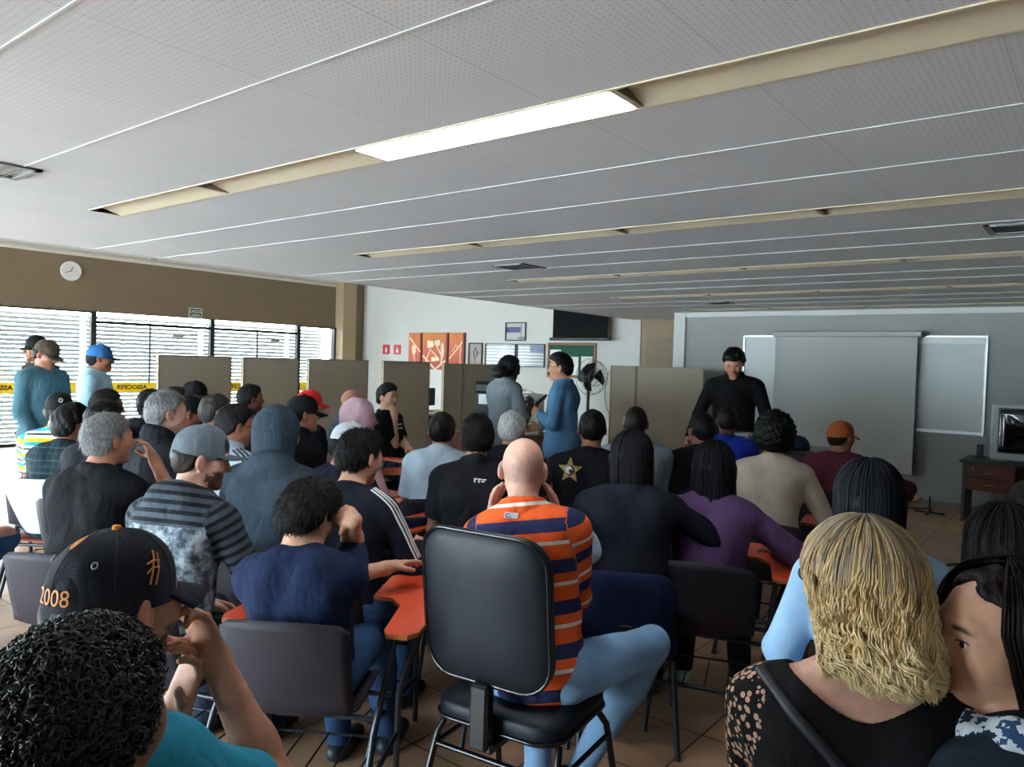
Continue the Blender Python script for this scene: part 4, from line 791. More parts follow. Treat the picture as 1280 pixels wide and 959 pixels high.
fn = empty('pedestal_fan', tuple(spot(736, 470, 7.9)*np.array([1, 1, 0])), math.radians(70)); tag(fn, 'black pedestal fan between the presenter and the notice board', 'fan'); MB().lathe([(.19, 0), (.19, .02), (.05, .05), (.02, .06)], (0, 0, 0), 24).build('base', M_dark, fn); MB().tube([(0, 0, .04), (0, 0, 1.42)], .016, 8).build('pole', M_dark, fn)
MY = Matrix.Translation((0, 0, 1.5)) @ Matrix.Rotation(math.pi/2, 4, 'X'); MB().lathe([(.03, -.14), (.06, -.12), (.065, .0), (.04, .03)], (0, 0, 0), 16, 0, MY).build('motor', M_black, fn)
mb = MB()
for k in range(3): mb.grid([[((.02+.13*u)*math.cos(a+k*2.094), -.055+.03*math.sin(v*2)-.01, 1.5+(.02+.13*u)*math.sin(a+k*2.094)) for v, a in ((q/4-.5, (q/4-.5)*1.2) for q in range(5))] for u in np.linspace(0, 1, 5)], .003)
mb.build('blade', M_black, fn); mb = MB()
for yy, rr in ((-.03, .19), (-.10, .17), (-.12, .09), (-.03, .1)): mb.tube([(rr*math.cos(a), yy, 1.5+rr*math.sin(a)) for a in np.linspace(0, 6.283, 29)[:-1]], .003, 5, closed=True)
for a in np.linspace(0, 6.283, 25)[:-1]: mb.tube([(.03*math.cos(a), -.12, 1.5+.03*math.sin(a)), (.17*math.cos(a), -.10, 1.5+.17*math.sin(a)), (.19*math.cos(a), -.03, 1.5+.19*math.sin(a)), (.06*math.cos(a), .0, 1.5+.06*math.sin(a))], .0013, 4)
mb.build('guard', mat('guard_grey', '#6f7274', .4), fn)
cc_ = [(-7.05, YW-.02, 1.55)]+[(-7.02+.24*math.sin(t*1.0), YW-.02, 1.15+.48*math.cos(t)) for t in np.linspace(.2, 6.6, 34)]
tag(MB().tube(cc_, .008, 6).build('wall_cable', mat('pale_cable', '#a3a49c', .5)), 'thin pale cable looping down the white wall beside the notice board', 'cable')
# table in front of the man in black
tb = empty('side_table', tuple(spot(972, 560, 6.6)*np.array([1, 1, 0])), 0); tag(tb, 'dark topped table with grey side panel in front of the man in black', 'table'); zt = .97
MB().box((-.62, -.28, zt-.03), (.42, .28, zt), bev=.006).build('top', mat('table_top', '#2a2b30', .4), tb); MB().box((.22, -.24, 0), (.36, .24, zt-.03)).build('side_panel', mat('grey_panel', '#45464b', .6), tb); MB().box((-.58, -.24, 0), (-.54, .24, zt-.03)).build('side_panel', MATS['grey_panel'], tb); MB().box((-.54, .1, .3), (.22, .13, zt-.03)).build('back_panel', MATS['grey_panel'], tb)
tl = tuple(spot(972, 560, 6.6)*np.array([1, 1, 0]))
mb = MB(); V = []
prof = [((1-(j/10)**2.4)**.5, .115*j/10) for j in range(10)]+[(.03, .115)]; mb.lathe([(.10*f, z) for f, z in prof], (0, 0, 0), 24); o = mb.build('cap', cloth('#1f2f45')); o.location = (tl[0]+.20, tl[1]-.10, zt); tag(o, 'dark blue cap lying on the table beyond the woman with curly black hair', 'cap')
G = [[(.10*math.sin(a), .10*math.cos(a)+.08*math.cos(a)**.7*u, .008-.03*math.sin(a)**2*u+.02) for u in np.linspace(0, 1, 5)] for a in np.linspace(-1.1, 1.1, 13)]; mb = MB(); mb.grid([[(x, -y, z) for x, y, z in r][::-1] for r in G], .004); b_ = mb.build('brim', MATS['cloth_1f2f45'], o)
o = empty('video_projector', (tl[0]-.36, tl[1], zt)); tag(o, 'small grey projector on the dark table beside the blue jersey', 'projector'); MB().box((-.13, -.1, .012), (.13, .1, .09), bev=.015).build('body', mat('projector_grey', '#8d9094', .4), o); MB().lathe([(.035, 0), (.035, .03), (.028, .03), (.025, .015)], (0, 0, 0), 18, 0, Matrix.Translation((-.06, -.10, .05)) @ Matrix.Rotation(math.pi/2, 4, 'X')).build('lens', M_black, o); MB().box((-.02, -.104, .025), (.11, -.098, .07)).build('air_grille', M_dark, o)

# ------------------------------------------------------------------ chairs
M_shell = mat('shell_plastic', '#29262e', .6, var=.06, bump=.15, bscale=150, spec=.25); M_orange = mat('orange_laminate', '#d8512f', .35, var=.05, scale=5); M_oredge = mat('tablet_edge', '#a9602c', .5)
SHELL = None
def tablet_chair_meshes():
    def shell():
        pr = [(.215, .425), (.20, .44), (.10, .437), (0, .428), (-.10, .430), (-.165, .45), (-.205, .50), (-.225, .57), (-.245, .66), (-.262, .75), (-.270, .79)]; G = []
        for i, (y, z) in enumerate(pr):
            t = i/(len(pr)-1); hw = .215*(1-.10*(1-t)**3)-(.03 if i == 0 else 0)-(.035 if i == len(pr)-1 else 0); row = []
            for j in range(13):
                u = -1+j/6; cv = .035*u*u; row.append((hw*u, y+(cv*1.2 if i > 5 else 0), z+(cv*.7 if i <= 5 else 0)-(.018*u*u if i == len(pr)-1 else 0)))
            G.append(row)
        return MB().grid(G, .008)
    top = [(.14, .30), (.14, .58), (.17, .61), (.46, .61), (.49, .58), (.47, .34), (.42, .22), (.40, -.06), (.37, -.10), (.30, -.10), (.28, -.06), (.27, .20), (.22, .28)]
    P = [('seat_shell', shell(), M_shell)]
    pl = MB(); pl.prism(top[::-1], .692, .706, 1); P.append(('tablet_arm', pl, [M_oredge, M_orange])); lam = MB(); c = np.mean(top, 0)
    P[-1][1].mi = [0]*len(P[-1][1].mi); P[-1][1].prism([tuple(c+(np.array(p)-c)*.985) for p in top[::-1]], .7058, .7075, 1)
    P.append(('leg', MB().tube([(-.235, -.24, 0), (-.20, -.06, .41), (-.20, -.02, .425)], .0115, 8), M_chrome)); P.append(('leg', MB().tube([(-.235, .26, 0), (-.20, .10, .41), (-.20, .06, .42)], .0115, 8), M_chrome))
    P.append(('leg', MB().tube([(.25, -.24, 0), (.26, -.08, .36), (.30, .06, .69)], .0125, 8), M_chrome)); P.append(('leg', MB().tube([(.25, .28, 0), (.265, .24, .36), (.36, .20, .69)], .0125, 8), M_chrome))
    bar = MB(); bar.tube([(-.215, -.15, .2), (.255, -.16, .2)], .010, 8); bar.tube([(.257, -.16, .2), (.257, .26, .2)], .010, 8); bar.tube([(-.215, -.15, .2), (-.215, .19, .2)], .008, 8); bar.tube([(-.2, -.06, .41), (.26, -.06, .40)], .010, 8); bar.tube([(-.2, .1, .41), (.26, .14, .40)], .010, 8); P.append(('crossbar', bar, M_chrome))
    rk = MB()
    for x in np.linspace(-.18, .2, 5): rk.tube([(x, -.16, .2), (x, .2, .205)], .004, 5)
    rk.tube([(-.2, .2, .205), (.25, .2, .205)], .005, 5); P.append(('book_rack', rk, M_chrome))
    return [(n, mb.mesh(n), m) for n, mb, m in P]
TCH = tablet_chair_meshes()
for n, me, m in TCH:
    for x in (m if isinstance(m, list) else [m]): me.materials.append(x)
def tablet_chair(loc, rz, label):
    e = empty('tablet_chair', (loc[0], loc[1], 0), rz); tag(e, label, 'chair', 'plastic chairs with orange writing tablets')
    for n, me, m in TCH: o = bpy.data.objects.new(n, me); COL.objects.link(o); o.parent = e
    return e
def round_pad(w, h, th, rc, n=7):
    pts = []
    for cx, cz, a0 in ((w-rc, h-rc, 0), (-w+rc, h-rc, 90), (-w+rc, -h+rc, 180), (w-rc, -h+rc, 270)):
        for k in range(n): a = math.radians(a0+90*k/(n-1)); pts.append((cx+rc*math.cos(a), cz+rc*math.sin(a)))
    return pts
def pad(w, h, th, rc, bulge, fn):
    ou = round_pad(w, h, th, rc); n = len(ou); V = []; rings = [(.86, 0-bulge*.25), (.97, .004), (1.0, .012), (1.0, th-.014), (.97, th-.004), (.85, th+bulge*.7), (.5, th+bulge), (.0, th+bulge)]
    rings = [(0.02, -bulge*.3), (.5, -bulge*.3)]+rings[:-1]+[(.02, th+bulge)]
    for f, y in rings: V += [fn(x*f, y, z*f) for x, z in ou]
    F = [(i*n+k, i*n+(k+1) % n, (i+1)*n+(k+1) % n, (i+1)*n+k) for i in range(len(rings)-1) for k in range(n)]+[tuple(range(n))[::-1], tuple((len(rings)-1)*n+k for k in range(n))]
    return V, F
def office_chair(loc, rz, label):
    e = empty('office_chair', (loc[0], loc[1], 0), rz); tag(e, label, 'chair'); m = mat('black_leatherette', '#0d141d', .52, var=.05, bump=.1, bscale=300, spec=.3)
    mb = MB(); mb.add(*pad(.235, .25, .06, .10, .02, lambda x, y, z: (x, -.325+y+.18*(-x*x)*0+.5*x*x-.12*(z), .83+z)), 0, True); bk = mb.build('backrest', m, e)
    mb = MB(); mb.tube([(x, -.318+.5*x*x-.12*z, .83+z) for x, z in round_pad(.236, .251, 0, .10)], .008, 6, closed=True); mb.build('piping', mat('black_vinyl', '#0c0e12', .25), bk)
    mb = MB(); mb.add(*pad(.24, .225, .07, .09, .02, lambda x, y, z: (x, z-.02, .40+y)), 0, True); st = mb.build('seat', m, e); MB().tube([(x, z-.02, .412) for x, z in round_pad(.241, .226, 0, .09)], .008, 6, closed=True).build('piping', MATS['black_vinyl'], st)
    MB().box((-.035, -.315, .37), (.035, -.265, .585), bev=.01).build('back_bracket', M_black, e); MB().box((-.05, -.30, .36), (.05, 0, .40), bev=.01).build('seat_bracket', M_black, e)
    for s in (-1, 1):
        MB().tube([(s*.26, -.30, 0), (s*.235, -.20, .33), (s*.22, -.16, .385)], .0125, 8).build('leg', MATS['black_vinyl'], e); MB().tube([(s*.26, .26, 0), (s*.235, .18, .33), (s*.22, .14, .385)], .0125, 8).build('leg', MATS['black_vinyl'], e)
    mb = MB(); mb.tube([(-.238, -.21, .29), (.238, -.21, .29)], .0105, 8); mb.tube([(-.22, -.16, .385), (.22, -.16, .385)], .0105, 8); mb.tube([(-.22, .14, .385), (.22, .14, .385)], .0105, 8); mb.tube([(-.24, .2, .03+.26), (-.238, -.21, .29)], .009, 8); mb.tube([(.24, .2, .29), (.238, -.21, .29)], .009, 8); mb.build('crossbar', MATS['black_vinyl'], e); return e
def white_chair(loc, rz, label):
    e = empty('plastic_chair', (loc[0], loc[1], 0), rz); tag(e, label, 'chair'); m = mat('white_plastic', '#c9ccc6', .4, var=.03); G = []
    for i in range(9):
        t = i/8; z = .50+.34*t; hw = .10+.13*t**.8; G.append([(hw*u, -.235-.06*t+.05*u*u, z) for u in np.linspace(-1, 1, 11)])
    MB().grid(G, .008).build('backrest', m, e); MB().grid([[(x, y, .445+.25*x*x-.03*(y > .17)) for x in np.linspace(-.21, .21, 9)] for y in np.linspace(-.2, .23, 9)], -.008).build('seat', mat('seat_pad_red', '#7d3428', .6), e)
    for s in (-1, 1):
        MB().tube([(s*.25, -.30, 0), (s*.20, -.20, .42), (s*.12, -.245, .55)], .013, 8).build('leg', M_chrome, e); MB().tube([(s*.24, .27, 0), (s*.20, .15, .43)], .013, 8).build('leg', M_chrome, e)
    mb = MB(); mb.tube([(-.2, -.2, .42), (.2, -.2, .42)], .011, 8); mb.tube([(-.2, .15, .42), (.2, .15, .42)], .011, 8); mb.tube([(-.2, -.2, .42), (-.2, .15, .425)], .011, 8); mb.tube([(.2, -.2, .42), (.2, .15, .425)], .011, 8); mb.build('seat_frame', M_chrome, e); return e
def blue_chair(loc, rz, label):
    e = empty('padded_chair', (loc[0], loc[1], 0), rz); tag(e, label, 'chair'); m = cloth('#16213f'); mb = MB(); mb.add(*pad(.20, .16, .05, .08, .015, lambda x, y, z: (x, -.29+y+.4*x*x-.1*z, .61+z)), 0, True); mb.build('backrest', m, e)
    mb = MB(); mb.add(*pad(.22, .21, .06, .08, .015, lambda x, y, z: (x, z, .395+y)), 0, True); mb.build('seat', m, e); MB().box((-.03, -.29, .38), (.03, -.26, .56), bev=.008).build('back_bracket', M_black, e)
    for s in (-1, 1):
        for y in (-.24, .24): MB().tube([(s*.23, y*1.08, 0), (s*.2, y*.75, .385)], .0125, 8).build('leg', M_chrome, e)
    mb = MB(); mb.tube([(-.2, -.18, .385), (.2, -.18, .385)], .011, 8); mb.tube([(-.2, .18, .385), (.2, .18, .385)], .011, 8); mb.tube([(-.215, -.2, .2), (-.215, .2, .2)], .009, 8); mb.tube([(.215, -.2, .2), (.215, .2, .2)], .009, 8); mb.tube([(0, -.27, .39), (0, .18, .385)], .012, 8); mb.build('crossbar', M_chrome, e); return e
def cup(p, label):
    mb = MB(); mb.lathe([(.024, 0), (.0255, .002), (.034, .078), (.0355, .08), (.033, .079), (.0245, .006), (.001, .005)], (0, 0, 0), 20); o = mb.build('plastic_cup', mat('cup_white', '#d6dde0', .35, var=.02)); o.location = p; tag(o, label, 'cup', 'white plastic cups')

# ------------------------------------------------------------------ patterned clothes
def along_attr(t):
    a = t.t.nodes.new('ShaderNodeAttribute'); a.attribute_name = 'Col'; sp = t.t.nodes.new('ShaderNodeSeparateColor'); t.l(a.outputs['Color'], sp.inputs[0]); return sp.outputs
def finish(t, col, rough=.85):
    t.l(col, t.b.inputs['Base Color']); t.b.inputs['Roughness'].default_value = rough; t.b.inputs['Specular IOR Level'].default_value = .2; folds(t); return t.m
def bands(name, per, stops, off=0.0):
    t = NT(name); s = along_attr(t); f = t.math('FRACT', t.math('DIVIDE', t.math('ADD', s[0], 5+off), per)); return finish(t, t.ramp(f, stops))
P_rugby = bands('striped_rugby', .138, [(0, '#23274a'), (.33, '#d2531f'), (.69, '#d3cec6'), (.78, '#d2531f')], .067)
P_grey = bands('striped_grey_polo', .07, [(0, '#9aa3a8'), (.3, '#23252c'), (.5, '#7d8790'), (.62, '#9aa3a8')])
P_surf = bands('striped_surf', .10, [(0, '#c9cccb'), (.22, '#1b1d26'), (.34, '#c9cccb'), (.5, '#2a8d9c'), (.75, '#d2b51c')], .03)
def plaid(name, a, b, c, sc=26):
    t = NT(name); v = t.coord(); x = t.t.nodes.new('ShaderNodeSeparateXYZ'); t.l(v, x.inputs[0])
    f1 = t.math('LESS_THAN', t.math('FRACT', t.math('MULTIPLY', x.outputs[0], sc)), .3); f2 = t.math('LESS_THAN', t.math('FRACT', t.math('MULTIPLY', x.outputs[2], sc)), .3); f3 = t.math('LESS_THAN', t.math('FRACT', t.math('MULTIPLY', x.outputs[2], sc*.5)), .08)
    return finish(t, t.mix(f3, t.mix(t.math('MULTIPLY', t.math('ADD', f1, f2), .5), lin(a), lin(b)), lin(c)))
P_navyplaid = plaid('plaid_navy_green', '#15202b', '#1d3836', '#2c4a4c'); P_purpleplaid = plaid('plaid_purple', '#3b2b3c', '#574257', '#7d6470')
def camo_hoodie():
    t = NT('camo_hoodie'); s = along_attr(t); n = t.noise(t.coord(), 16, 5, .65); camo = t.ramp(n, [(0, '#3b444c'), (.44, '#5d6871'), (.50, '#7d8a92'), (.57, '#a3adb2')])
    st = t.ramp(t.math('FRACT', t.math('DIVIDE', s[0], .034)), [(0, '#171a20'), (.45, '#3d464f')]); up = t.math('GREATER_THAN', s[2], .45); arm = t.math('GREATER_THAN', s[1], .5)
    return finish(t, t.mix(t.math('MAXIMUM', up, arm), camo, st))
P_camo = camo_hoodie()
def lace():
    t = NT('black_lace'); v = t.coord(); vo = t.t.nodes.new('ShaderNodeTexVoronoi'); vo.inputs['Scale'].default_value = 75; t.l(v, vo.inputs['Vector']); s = along_attr(t)
    hole = t.math('LESS_THAN', vo.outputs['Distance'], .42); top = t.math('GREATER_THAN', s[2], .27); ar = t.math('GREATER_THAN', s[1], .5); m = t.math('MULTIPLY', hole, ar)
    return finish(t, t.mix(m, lin('#0c0c10'), lin('#b8937c')))
P_lace = lace()
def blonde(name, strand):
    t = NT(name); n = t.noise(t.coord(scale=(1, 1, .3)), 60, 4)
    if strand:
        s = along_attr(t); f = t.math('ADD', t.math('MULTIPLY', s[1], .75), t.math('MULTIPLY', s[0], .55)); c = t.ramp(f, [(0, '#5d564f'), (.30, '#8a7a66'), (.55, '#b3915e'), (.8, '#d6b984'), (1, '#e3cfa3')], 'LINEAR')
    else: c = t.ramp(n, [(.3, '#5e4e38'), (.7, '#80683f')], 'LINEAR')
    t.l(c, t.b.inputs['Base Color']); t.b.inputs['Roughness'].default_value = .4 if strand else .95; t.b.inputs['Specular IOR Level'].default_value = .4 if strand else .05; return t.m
def grayhair(name, a, b):
    t = NT(name); n = t.noise(t.coord(scale=(1, 1, .5)), 110, 4, .7); t.l(t.ramp(n, [(.35, a), (.66, b)], 'LINEAR'), t.b.inputs['Base Color']); t.b.inputs['Roughness'].default_value = .5; t.bump(n, .8, .004); return t.m
H_grey = grayhair('grey_hair', '#454546', '#8f8f90'); H_silver = grayhair('silver_hair', '#7d7d7c', '#c6c6c3'); H_curly = mat('black_curls', '#0d0c0e', .38, var=.4, scale=120, spec=.6)
def denim(c, n): return mat(n, c, .85, var=.35, scale=5, bump=.4, bscale=260, spec=.2)
D_blue = denim('#2a4468', 'denim_blue'); D_light = denim('#7fa3c4', 'denim_light'); D_pale = denim('#8fb2d2', 'denim_pale'); D_shirt = denim('#4c7698', 'denim_shirt'); D_dark = '#1c2637'
H = .12
# ------------------------------------------------------------------ everyone: (photo head-top x, y, distance) and how they look
PPL = []
def add(chair, brief, label, px, py, d, **kw): PPL.append((chair, brief, label, px, py, d, kw))
T = 't'
# foreground
add(None, '', 'person in navy cap and turquoise tee resting chin on fist', 140, 655, 1.24, b=-42, h=-52, key='F1', shirt='#2a8fae', sleeve='short', skin='tan', hair='#14100e', thick=.008, cap=dict(c='#23262e', brim='#1c1f27', a=0, bc='#d98a3c', hz=.108), beard=.75, R=('h', .03, .19, -.15), eR=(.7, -.2, -1), curl=(1.1, 1.0), hdR=(-.15, -.35, .9), L=('h', -.02, .14, -.24), face=True, lean=14, res=.005)
add(None, '', 'person with short curly black hair in the near corner, shoulder turned', 96, 784, .92, b=-38, h=-45, key='F2', shirt='#20242c', skin='brown', hair='#0d0c0e', style='curls', hmat=H_curly, lean=6, face=True, res=.005)
add(T, 'the man in the navy T-shirt', 'person in navy T-shirt and jeans leaning head on a fist over an orange tablet', 397, 602, 2.7, b=-20, slant=-3, h=-42, hp=24, key='F3', shirt='#0e1d3a', sleeve='short', collar='crew', pants=D_blue, skin='light', hair='#1a1715', thick=.017, strands=4200, beard=.5, R=('h', .158, .05, .02), eR=(-.05, .1, -1), hdR=(-1, .25, .25), L=('l', .22, .38, .80), eL=(-.5, .2, -1), curl=(1.5, .35), lean=2, nf=.07, shoe='#22262d', knees=((.12, .40, .52), (-.08, .44, .52)), feet=((.16, .50, .085), (-.02, .42, .085)), res=.0052, pn=((.1, .75, -.6), None))
add('o', '', 'person bald, in an orange and navy striped polo and light jeans on a black chair', 655, 548, 2.75, b=-14, h=-6, key='C4', smat=P_rugby, sleeve='mid', collar='polo', pants=D_light, skin='pink', style=None, gray=.35, slant=-9, glasses=True, R=('h', .135, .03, -.21), eR=(.35, -.1, -1), hdR=(-.22, .05, 1), L=('h', -.12, .05, -.22), eL=(-.35, -.1, -1), hdL=(.12, -.05, 1), curl=(.3, .35), lean=9, seat=.47, fat=1.06, w=1.02, shoe='#1a1b1e', knees=((.36, .38, .54), (-.10, .44, .54)), feet=((.12, .22, .10), (-.02, .10, .10)), res=.0052)
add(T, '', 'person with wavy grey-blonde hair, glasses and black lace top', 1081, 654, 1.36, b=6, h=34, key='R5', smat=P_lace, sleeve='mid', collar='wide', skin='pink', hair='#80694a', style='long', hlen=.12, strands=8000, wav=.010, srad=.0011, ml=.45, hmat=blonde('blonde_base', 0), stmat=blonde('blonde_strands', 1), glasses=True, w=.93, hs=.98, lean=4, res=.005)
add(T, '', 'person with straight dark brown hair, pale face turned sideways and patterned scarf', 1258, 706, 1.28, b=62, h=130, key='R4', shirt='#1c2533', skin='light', hair='#1b1310', style='long', hlen=.26, strands=700, w=.9, lean=6, face=True, res=.004, fo=(.040, 54, .082), brow=1.0)
add(T, 'the long-haired woman in the pale denim shirt', 'person with long blue-black hair in a pale denim shirt', 1088, 577, 2.25, b=22, h=8, key='R1', smat=D_pale, pants='#1b2130', skin='light', hair='#121720', style='long', hlen=.42, strands=900, w=.95, collar='polo', L=('l', -.16, .34, .66), lean=6)
add(T, 'the dark-haired woman in navy at the frame edge', 'person with dark hair and navy jacket sitting beside the black bag', 1256, 632, 2.15, b=10, h=10, key='R2', shirt='#1a2140', skin='light', hair='#191512', style='long', hlen=.22, strands=400, w=.92)
add(T, 'the dark-haired person near the television desk', 'person with dark hair in dark clothes nearest the television desk', 1292, 598, 3.1, b=10, h=15, shirt='#17191e', skin='tan', hair='#151211', style='long', hlen=.16, w=.92)
# centre block
add(T, 'the man in pale blue in front of the striped polo', 'person in pale blue shirt leaning forward, mostly hidden by the striped polo', 668, 574, 3.45, b=-6, hp=15, key='C14', shirt='#a9c3d8', sleeve='short', skin='brown', lean=8, nf=.06, thick=.008, R=('l', .30, .36, .75), eR=(.8, -.2, -.6), L=('l', -.22, .36, .72), w=1.18, fat=1.05, seat=.42)
add(T, 'the young man in the dark track jacket', 'person young with black hair in dark track jacket with white shoulder stripes', 455, 536, 3.35, b=-26, h=-48, hp=12, key='L20', shirt='#121623', pants=D_blue, collar='crew', skin='light', hair='#100e10', thick=.014, strands=2600, R='desk', L=('l', .12, .38, .75), lean=18, fat=1.04)
add(T, 'the man in the black polo with small white print', 'person in black polo with small white print on the shoulder blade', 597, 518, 4.05, b=-4, h=2, key='C2', shirt='#14151c', collar='polo', sleeve='short', skin='tan', hair='#131113', thick=.013, strands=2200, R='desk', lean=14)
add(T, 'the man in the pale blue polo', 'person in pale blue polo seen from behind, close to the partitions', 553, 515, 4.9, b=-6, h=-10, key='C1', shirt='#a9bccb', collar='polo', sleeve='short', skin='tan', hair='#151313', thick=.012, R='desk', lean=12, fat=1.08)
add(T, 'the grey-haired person behind the bald head', 'person with silver hair in black, behind the bald head', 641, 513, 5.0, b=-10, h=-20, shirt='#15161b', skin='tan', hair='#a5a5a3', hmat=H_silver, thick=.016)
add(T, 'the man with the star badge', 'person in black jacket with a gold star badge on the back', 741, 512, 4.6, b=-4, h=2, key='C5', shirt='#101219', collar='crew', skin='brown', hair='#191715', thick=.006, fat=1.15, w=1.08)
add(T, 'the man in the grey-blue sweater', 'person with cropped hair in grey-blue sweater behind the long-haired woman in navy', 795, 508, 5.2, b=0, h=6, shirt='#7d8c99', skin='brown', hair='#231b17', thick=.004, style='buzz', fat=1.15, w=1.12)
add('b', 'the long-haired woman in navy', 'person with long dark hair and navy jacket on a dark blue padded chair', 791, 540, 3.5, b=0, h=2, key='C7', shirt='#161a26', pants='#12141c', skin='tan', hair='#17151a', style='long', hlen=.38, strands=700, R=('l', .34, .30, .76), hdR=(1, .3, -.15), eR=(.9, -.2, -.4), w=1.1, fat=1.12, lean=14)
add(T, 'the man in black with glasses', 'person in black with glasses and dark hair beside the blue jersey', 878, 516, 5.3, b=5, h=28, shirt='#121318', skin='brown', hair='#141216', thick=.012, glasses=True, R='desk', fat=1.1)
add(T, 'the person in the blue jersey', 'person in bright blue jersey with a round coloured emblem on the back', 910, 507, 6.0, b=0, h=0, key='C9', shirt='#1a2f9c', collar='crew', sleeve='short', skin='dark', hair='#1a1513', style='buzz', w=1.05)
add(T, 'the woman in the purple sweater', 'person with long black hair in a purple sweater by the white cups', 893, 553, 3.55, b=-4, h=4, key='C10', shirt='#5a4068', pants='#191b24', skin='tan', hair='#131217', style='long', hlen=.33, strands=700, R=('l', .30, .30, .74), eR=(1, -.2, -.5), L=('l', -.24, .14, .74), eL=(-1, -.4, -.6), w=.98, lean=10, shoe='#b9c4c0')
add(T, 'the woman in the beige top', 'person with curly black hair in a beige top', 970, 514, 4.5, b=-8, h=-2, key='C11', shirt='#a89c8e', sleeve='mid', skin='brown', hair='#0f0d0e', style='afro', thick=.040, hl=-.02, R=('l', .30, .36, .74), w=1.02, fat=1.05, lean=14, shoe='#33363c')
add(T, 'the man in the rust cap', 'person in rust orange cap and maroon sweater', 1051, 523, 5.5, b=-10, h=-38, key='C13', shirt='#4a1a24', skin='brown', hair='#1b1310', style='buzz', cap=dict(c='#8f4724', a=0, hz=.10), beard=.7, R=('l', .42, .25, .74), eR=(1, -.2, -.3), w=1.1, fat=1.08)
# window side block
add(T, 'the man in the camouflage hoodie', 'person with beard in flat-brimmed grey cap and camouflage hoodie with striped sleeves', 258, 530, 2.95, b=-38, h=-84, hp=10, key='L13', smat=P_camo, collar='hood', pants='#20283a', skin='pink', hair='#2a201b', thick=.010, cap=dict(c='#5d676e', brim='#555f66', a=0, hz=.118, bl=.075, flat=.8, tilt=2), beard=.8, face=True, R=('l', .20, .38, .76), lean=16, fat=1.05)
add(T, 'the man with the raised hood', 'person in dark slate hoodie with the hood up', 352, 507, 3.75, b=-20, h=-48, hp=8, key='L14', shirt='#2e3b46', collar='hood', skin='tan', hood='up', style=None, pants='#20242c', R='desk', lean=16, fat=1.08, w=1.06)
add(T, 'the grey-haired man in the black T-shirt', 'person with grey hair in black T-shirt, hand raised to the mouth', 134, 516, 3.45, b=-36, h=-62, key='L4', shirt='#0a0c11', sleeve='short', skin='tan', hair='#6d6d6d', hmat=H_grey, thick=.010, R=('h', .05, .20, -.12), hdR=(-.1, -.4, .85), eR=(.5, -.2, -1), curl=(.9, .5), lean=13, fat=1.12, face=True, strands=2200)
add('w', 'the man in the plaid shirt', 'person with black hair in dark green and navy plaid shirt on a white chair', 88, 506, 4.9, b=-30, h=-60, key='L2', smat=P_navyplaid, collar='polo', skin='tan', hair='#141113', thick=.024, R='desk', lean=12, fat=1.05, pants='#161c28')
add(T, 'the person in the striped surf shirt', 'person in black cap with white patch and striped turquoise and yellow shirt', 74, 489, 5.2, b=-20, h=-20, key='L1', smat=P_surf, sleeve='short', skin='brown', hair='#141113', cap=dict(c='#1b1a1f', a=0))
add(T, 'the dark-haired person below the light blue shirt', 'person with black hair and tan face just below the light blue shirt', 133, 486, 5.3, b=-62, h=-72, shirt='#1a1c24', skin='brown', hair='#100f11', thick=.014, face=True)
add(T, 'the person with bushy black hair', 'person with bushy black hair directly behind the grey-haired black T-shirt', 131, 500, 4.5, b=-40, h=-50, shirt='#191c24', skin='tan', hair='#131113', style='curly', thick=.022)
add(T, 'the grey-haired man in the black jacket', 'person with grey hair in open black jacket over striped polo, in profile', 208, 488, 4.25, b=-66, h=-78, key='L5', shirt='#14171e', collar='zip', skin='pink', hair='#8c8c8c', hmat=H_grey, thick=.016, face=True, fat=1.12, strands=1600)
add(T, 'the person in the black and grey hooded jacket', 'person in black and grey hooded jacket beside the glass door', 190, 486, 5.5, b=-50, h=-60, shirt='#23262c', collar='hood', skin='brown', hair='#131214', thick=.012)
add(T, 'the cropped-haired person at the first partition', 'person with cropped dark hair in front of the first partition, without a hat', 219, 483, 6.2, b=-60, h=-75, shirt='#1c1e25', skin='brown', hair='#161416', thick=.008, face=True)
add(T, 'the person in the black cap at the first partition', 'person in plain black cap in front of the first partition', 243, 475, 6.6, b=-66, h=-80, shirt='#1a1c22', skin='brown', hair='#161416', cap=dict(c='#14151a', a=0, bl=.075), face=True)
add(T, 'the person in the dark purple top', 'person in black cap and dark purple top beside the glasses wearer', 240, 493, 5.4, b=-70, h=-80, hp=12, shirt='#2a2138', skin='brown', hair='#161416', cap=dict(c='#17161b', a=0), face=True)
add(T, 'the man in the purple plaid shirt', 'person with receding grey hair, glasses and purple plaid shirt', 270, 492, 4.75, b=-66, h=-78, smat=P_purpleplaid, collar='polo', skin='tan', hair='#3d3a39', thick=.006, glasses=True, face=True, fat=1.08)
add(T, 'the man in the white jacket', 'person with dark hair in white jacket with dark sleeve stripes', 298, 505, 4.4, b=-52, h=-70, hp=10, key='L11', shirt='#b3c3cf', collar='zip', skin='tan', hair='#141214', thick=.016, glasses=True, face=True)
add(T, 'the man in the grey jacket before the second partition', 'person with flat-top black hair and grey jacket before the second partition', 313, 480, 6.5, b=-62, h=-72, shirt='#494f57', collar='zip', skin='brown', hair='#141214', thick=.016, face=True)
add(T, 'the man in the black cap and glasses', 'person in black cap and glasses, black jacket, before the third partition', 378, 492, 5.0, b=-52, h=-74, key='L15', shirt='#121419', collar='zip', skin='tan', hair='#151314', cap=dict(c='#1b1c20', a=0), glasses=True, face=True, fat=1.05)
add(T, 'the person in the red cap', 'person in bright red cap and black jacket', 386, 486, 6.0, b=-50, h=-74, key='L16', shirt='#131419', collar='zip', skin='tan', hair='#151314', cap=dict(c='#c2231f', a=0), face=True)
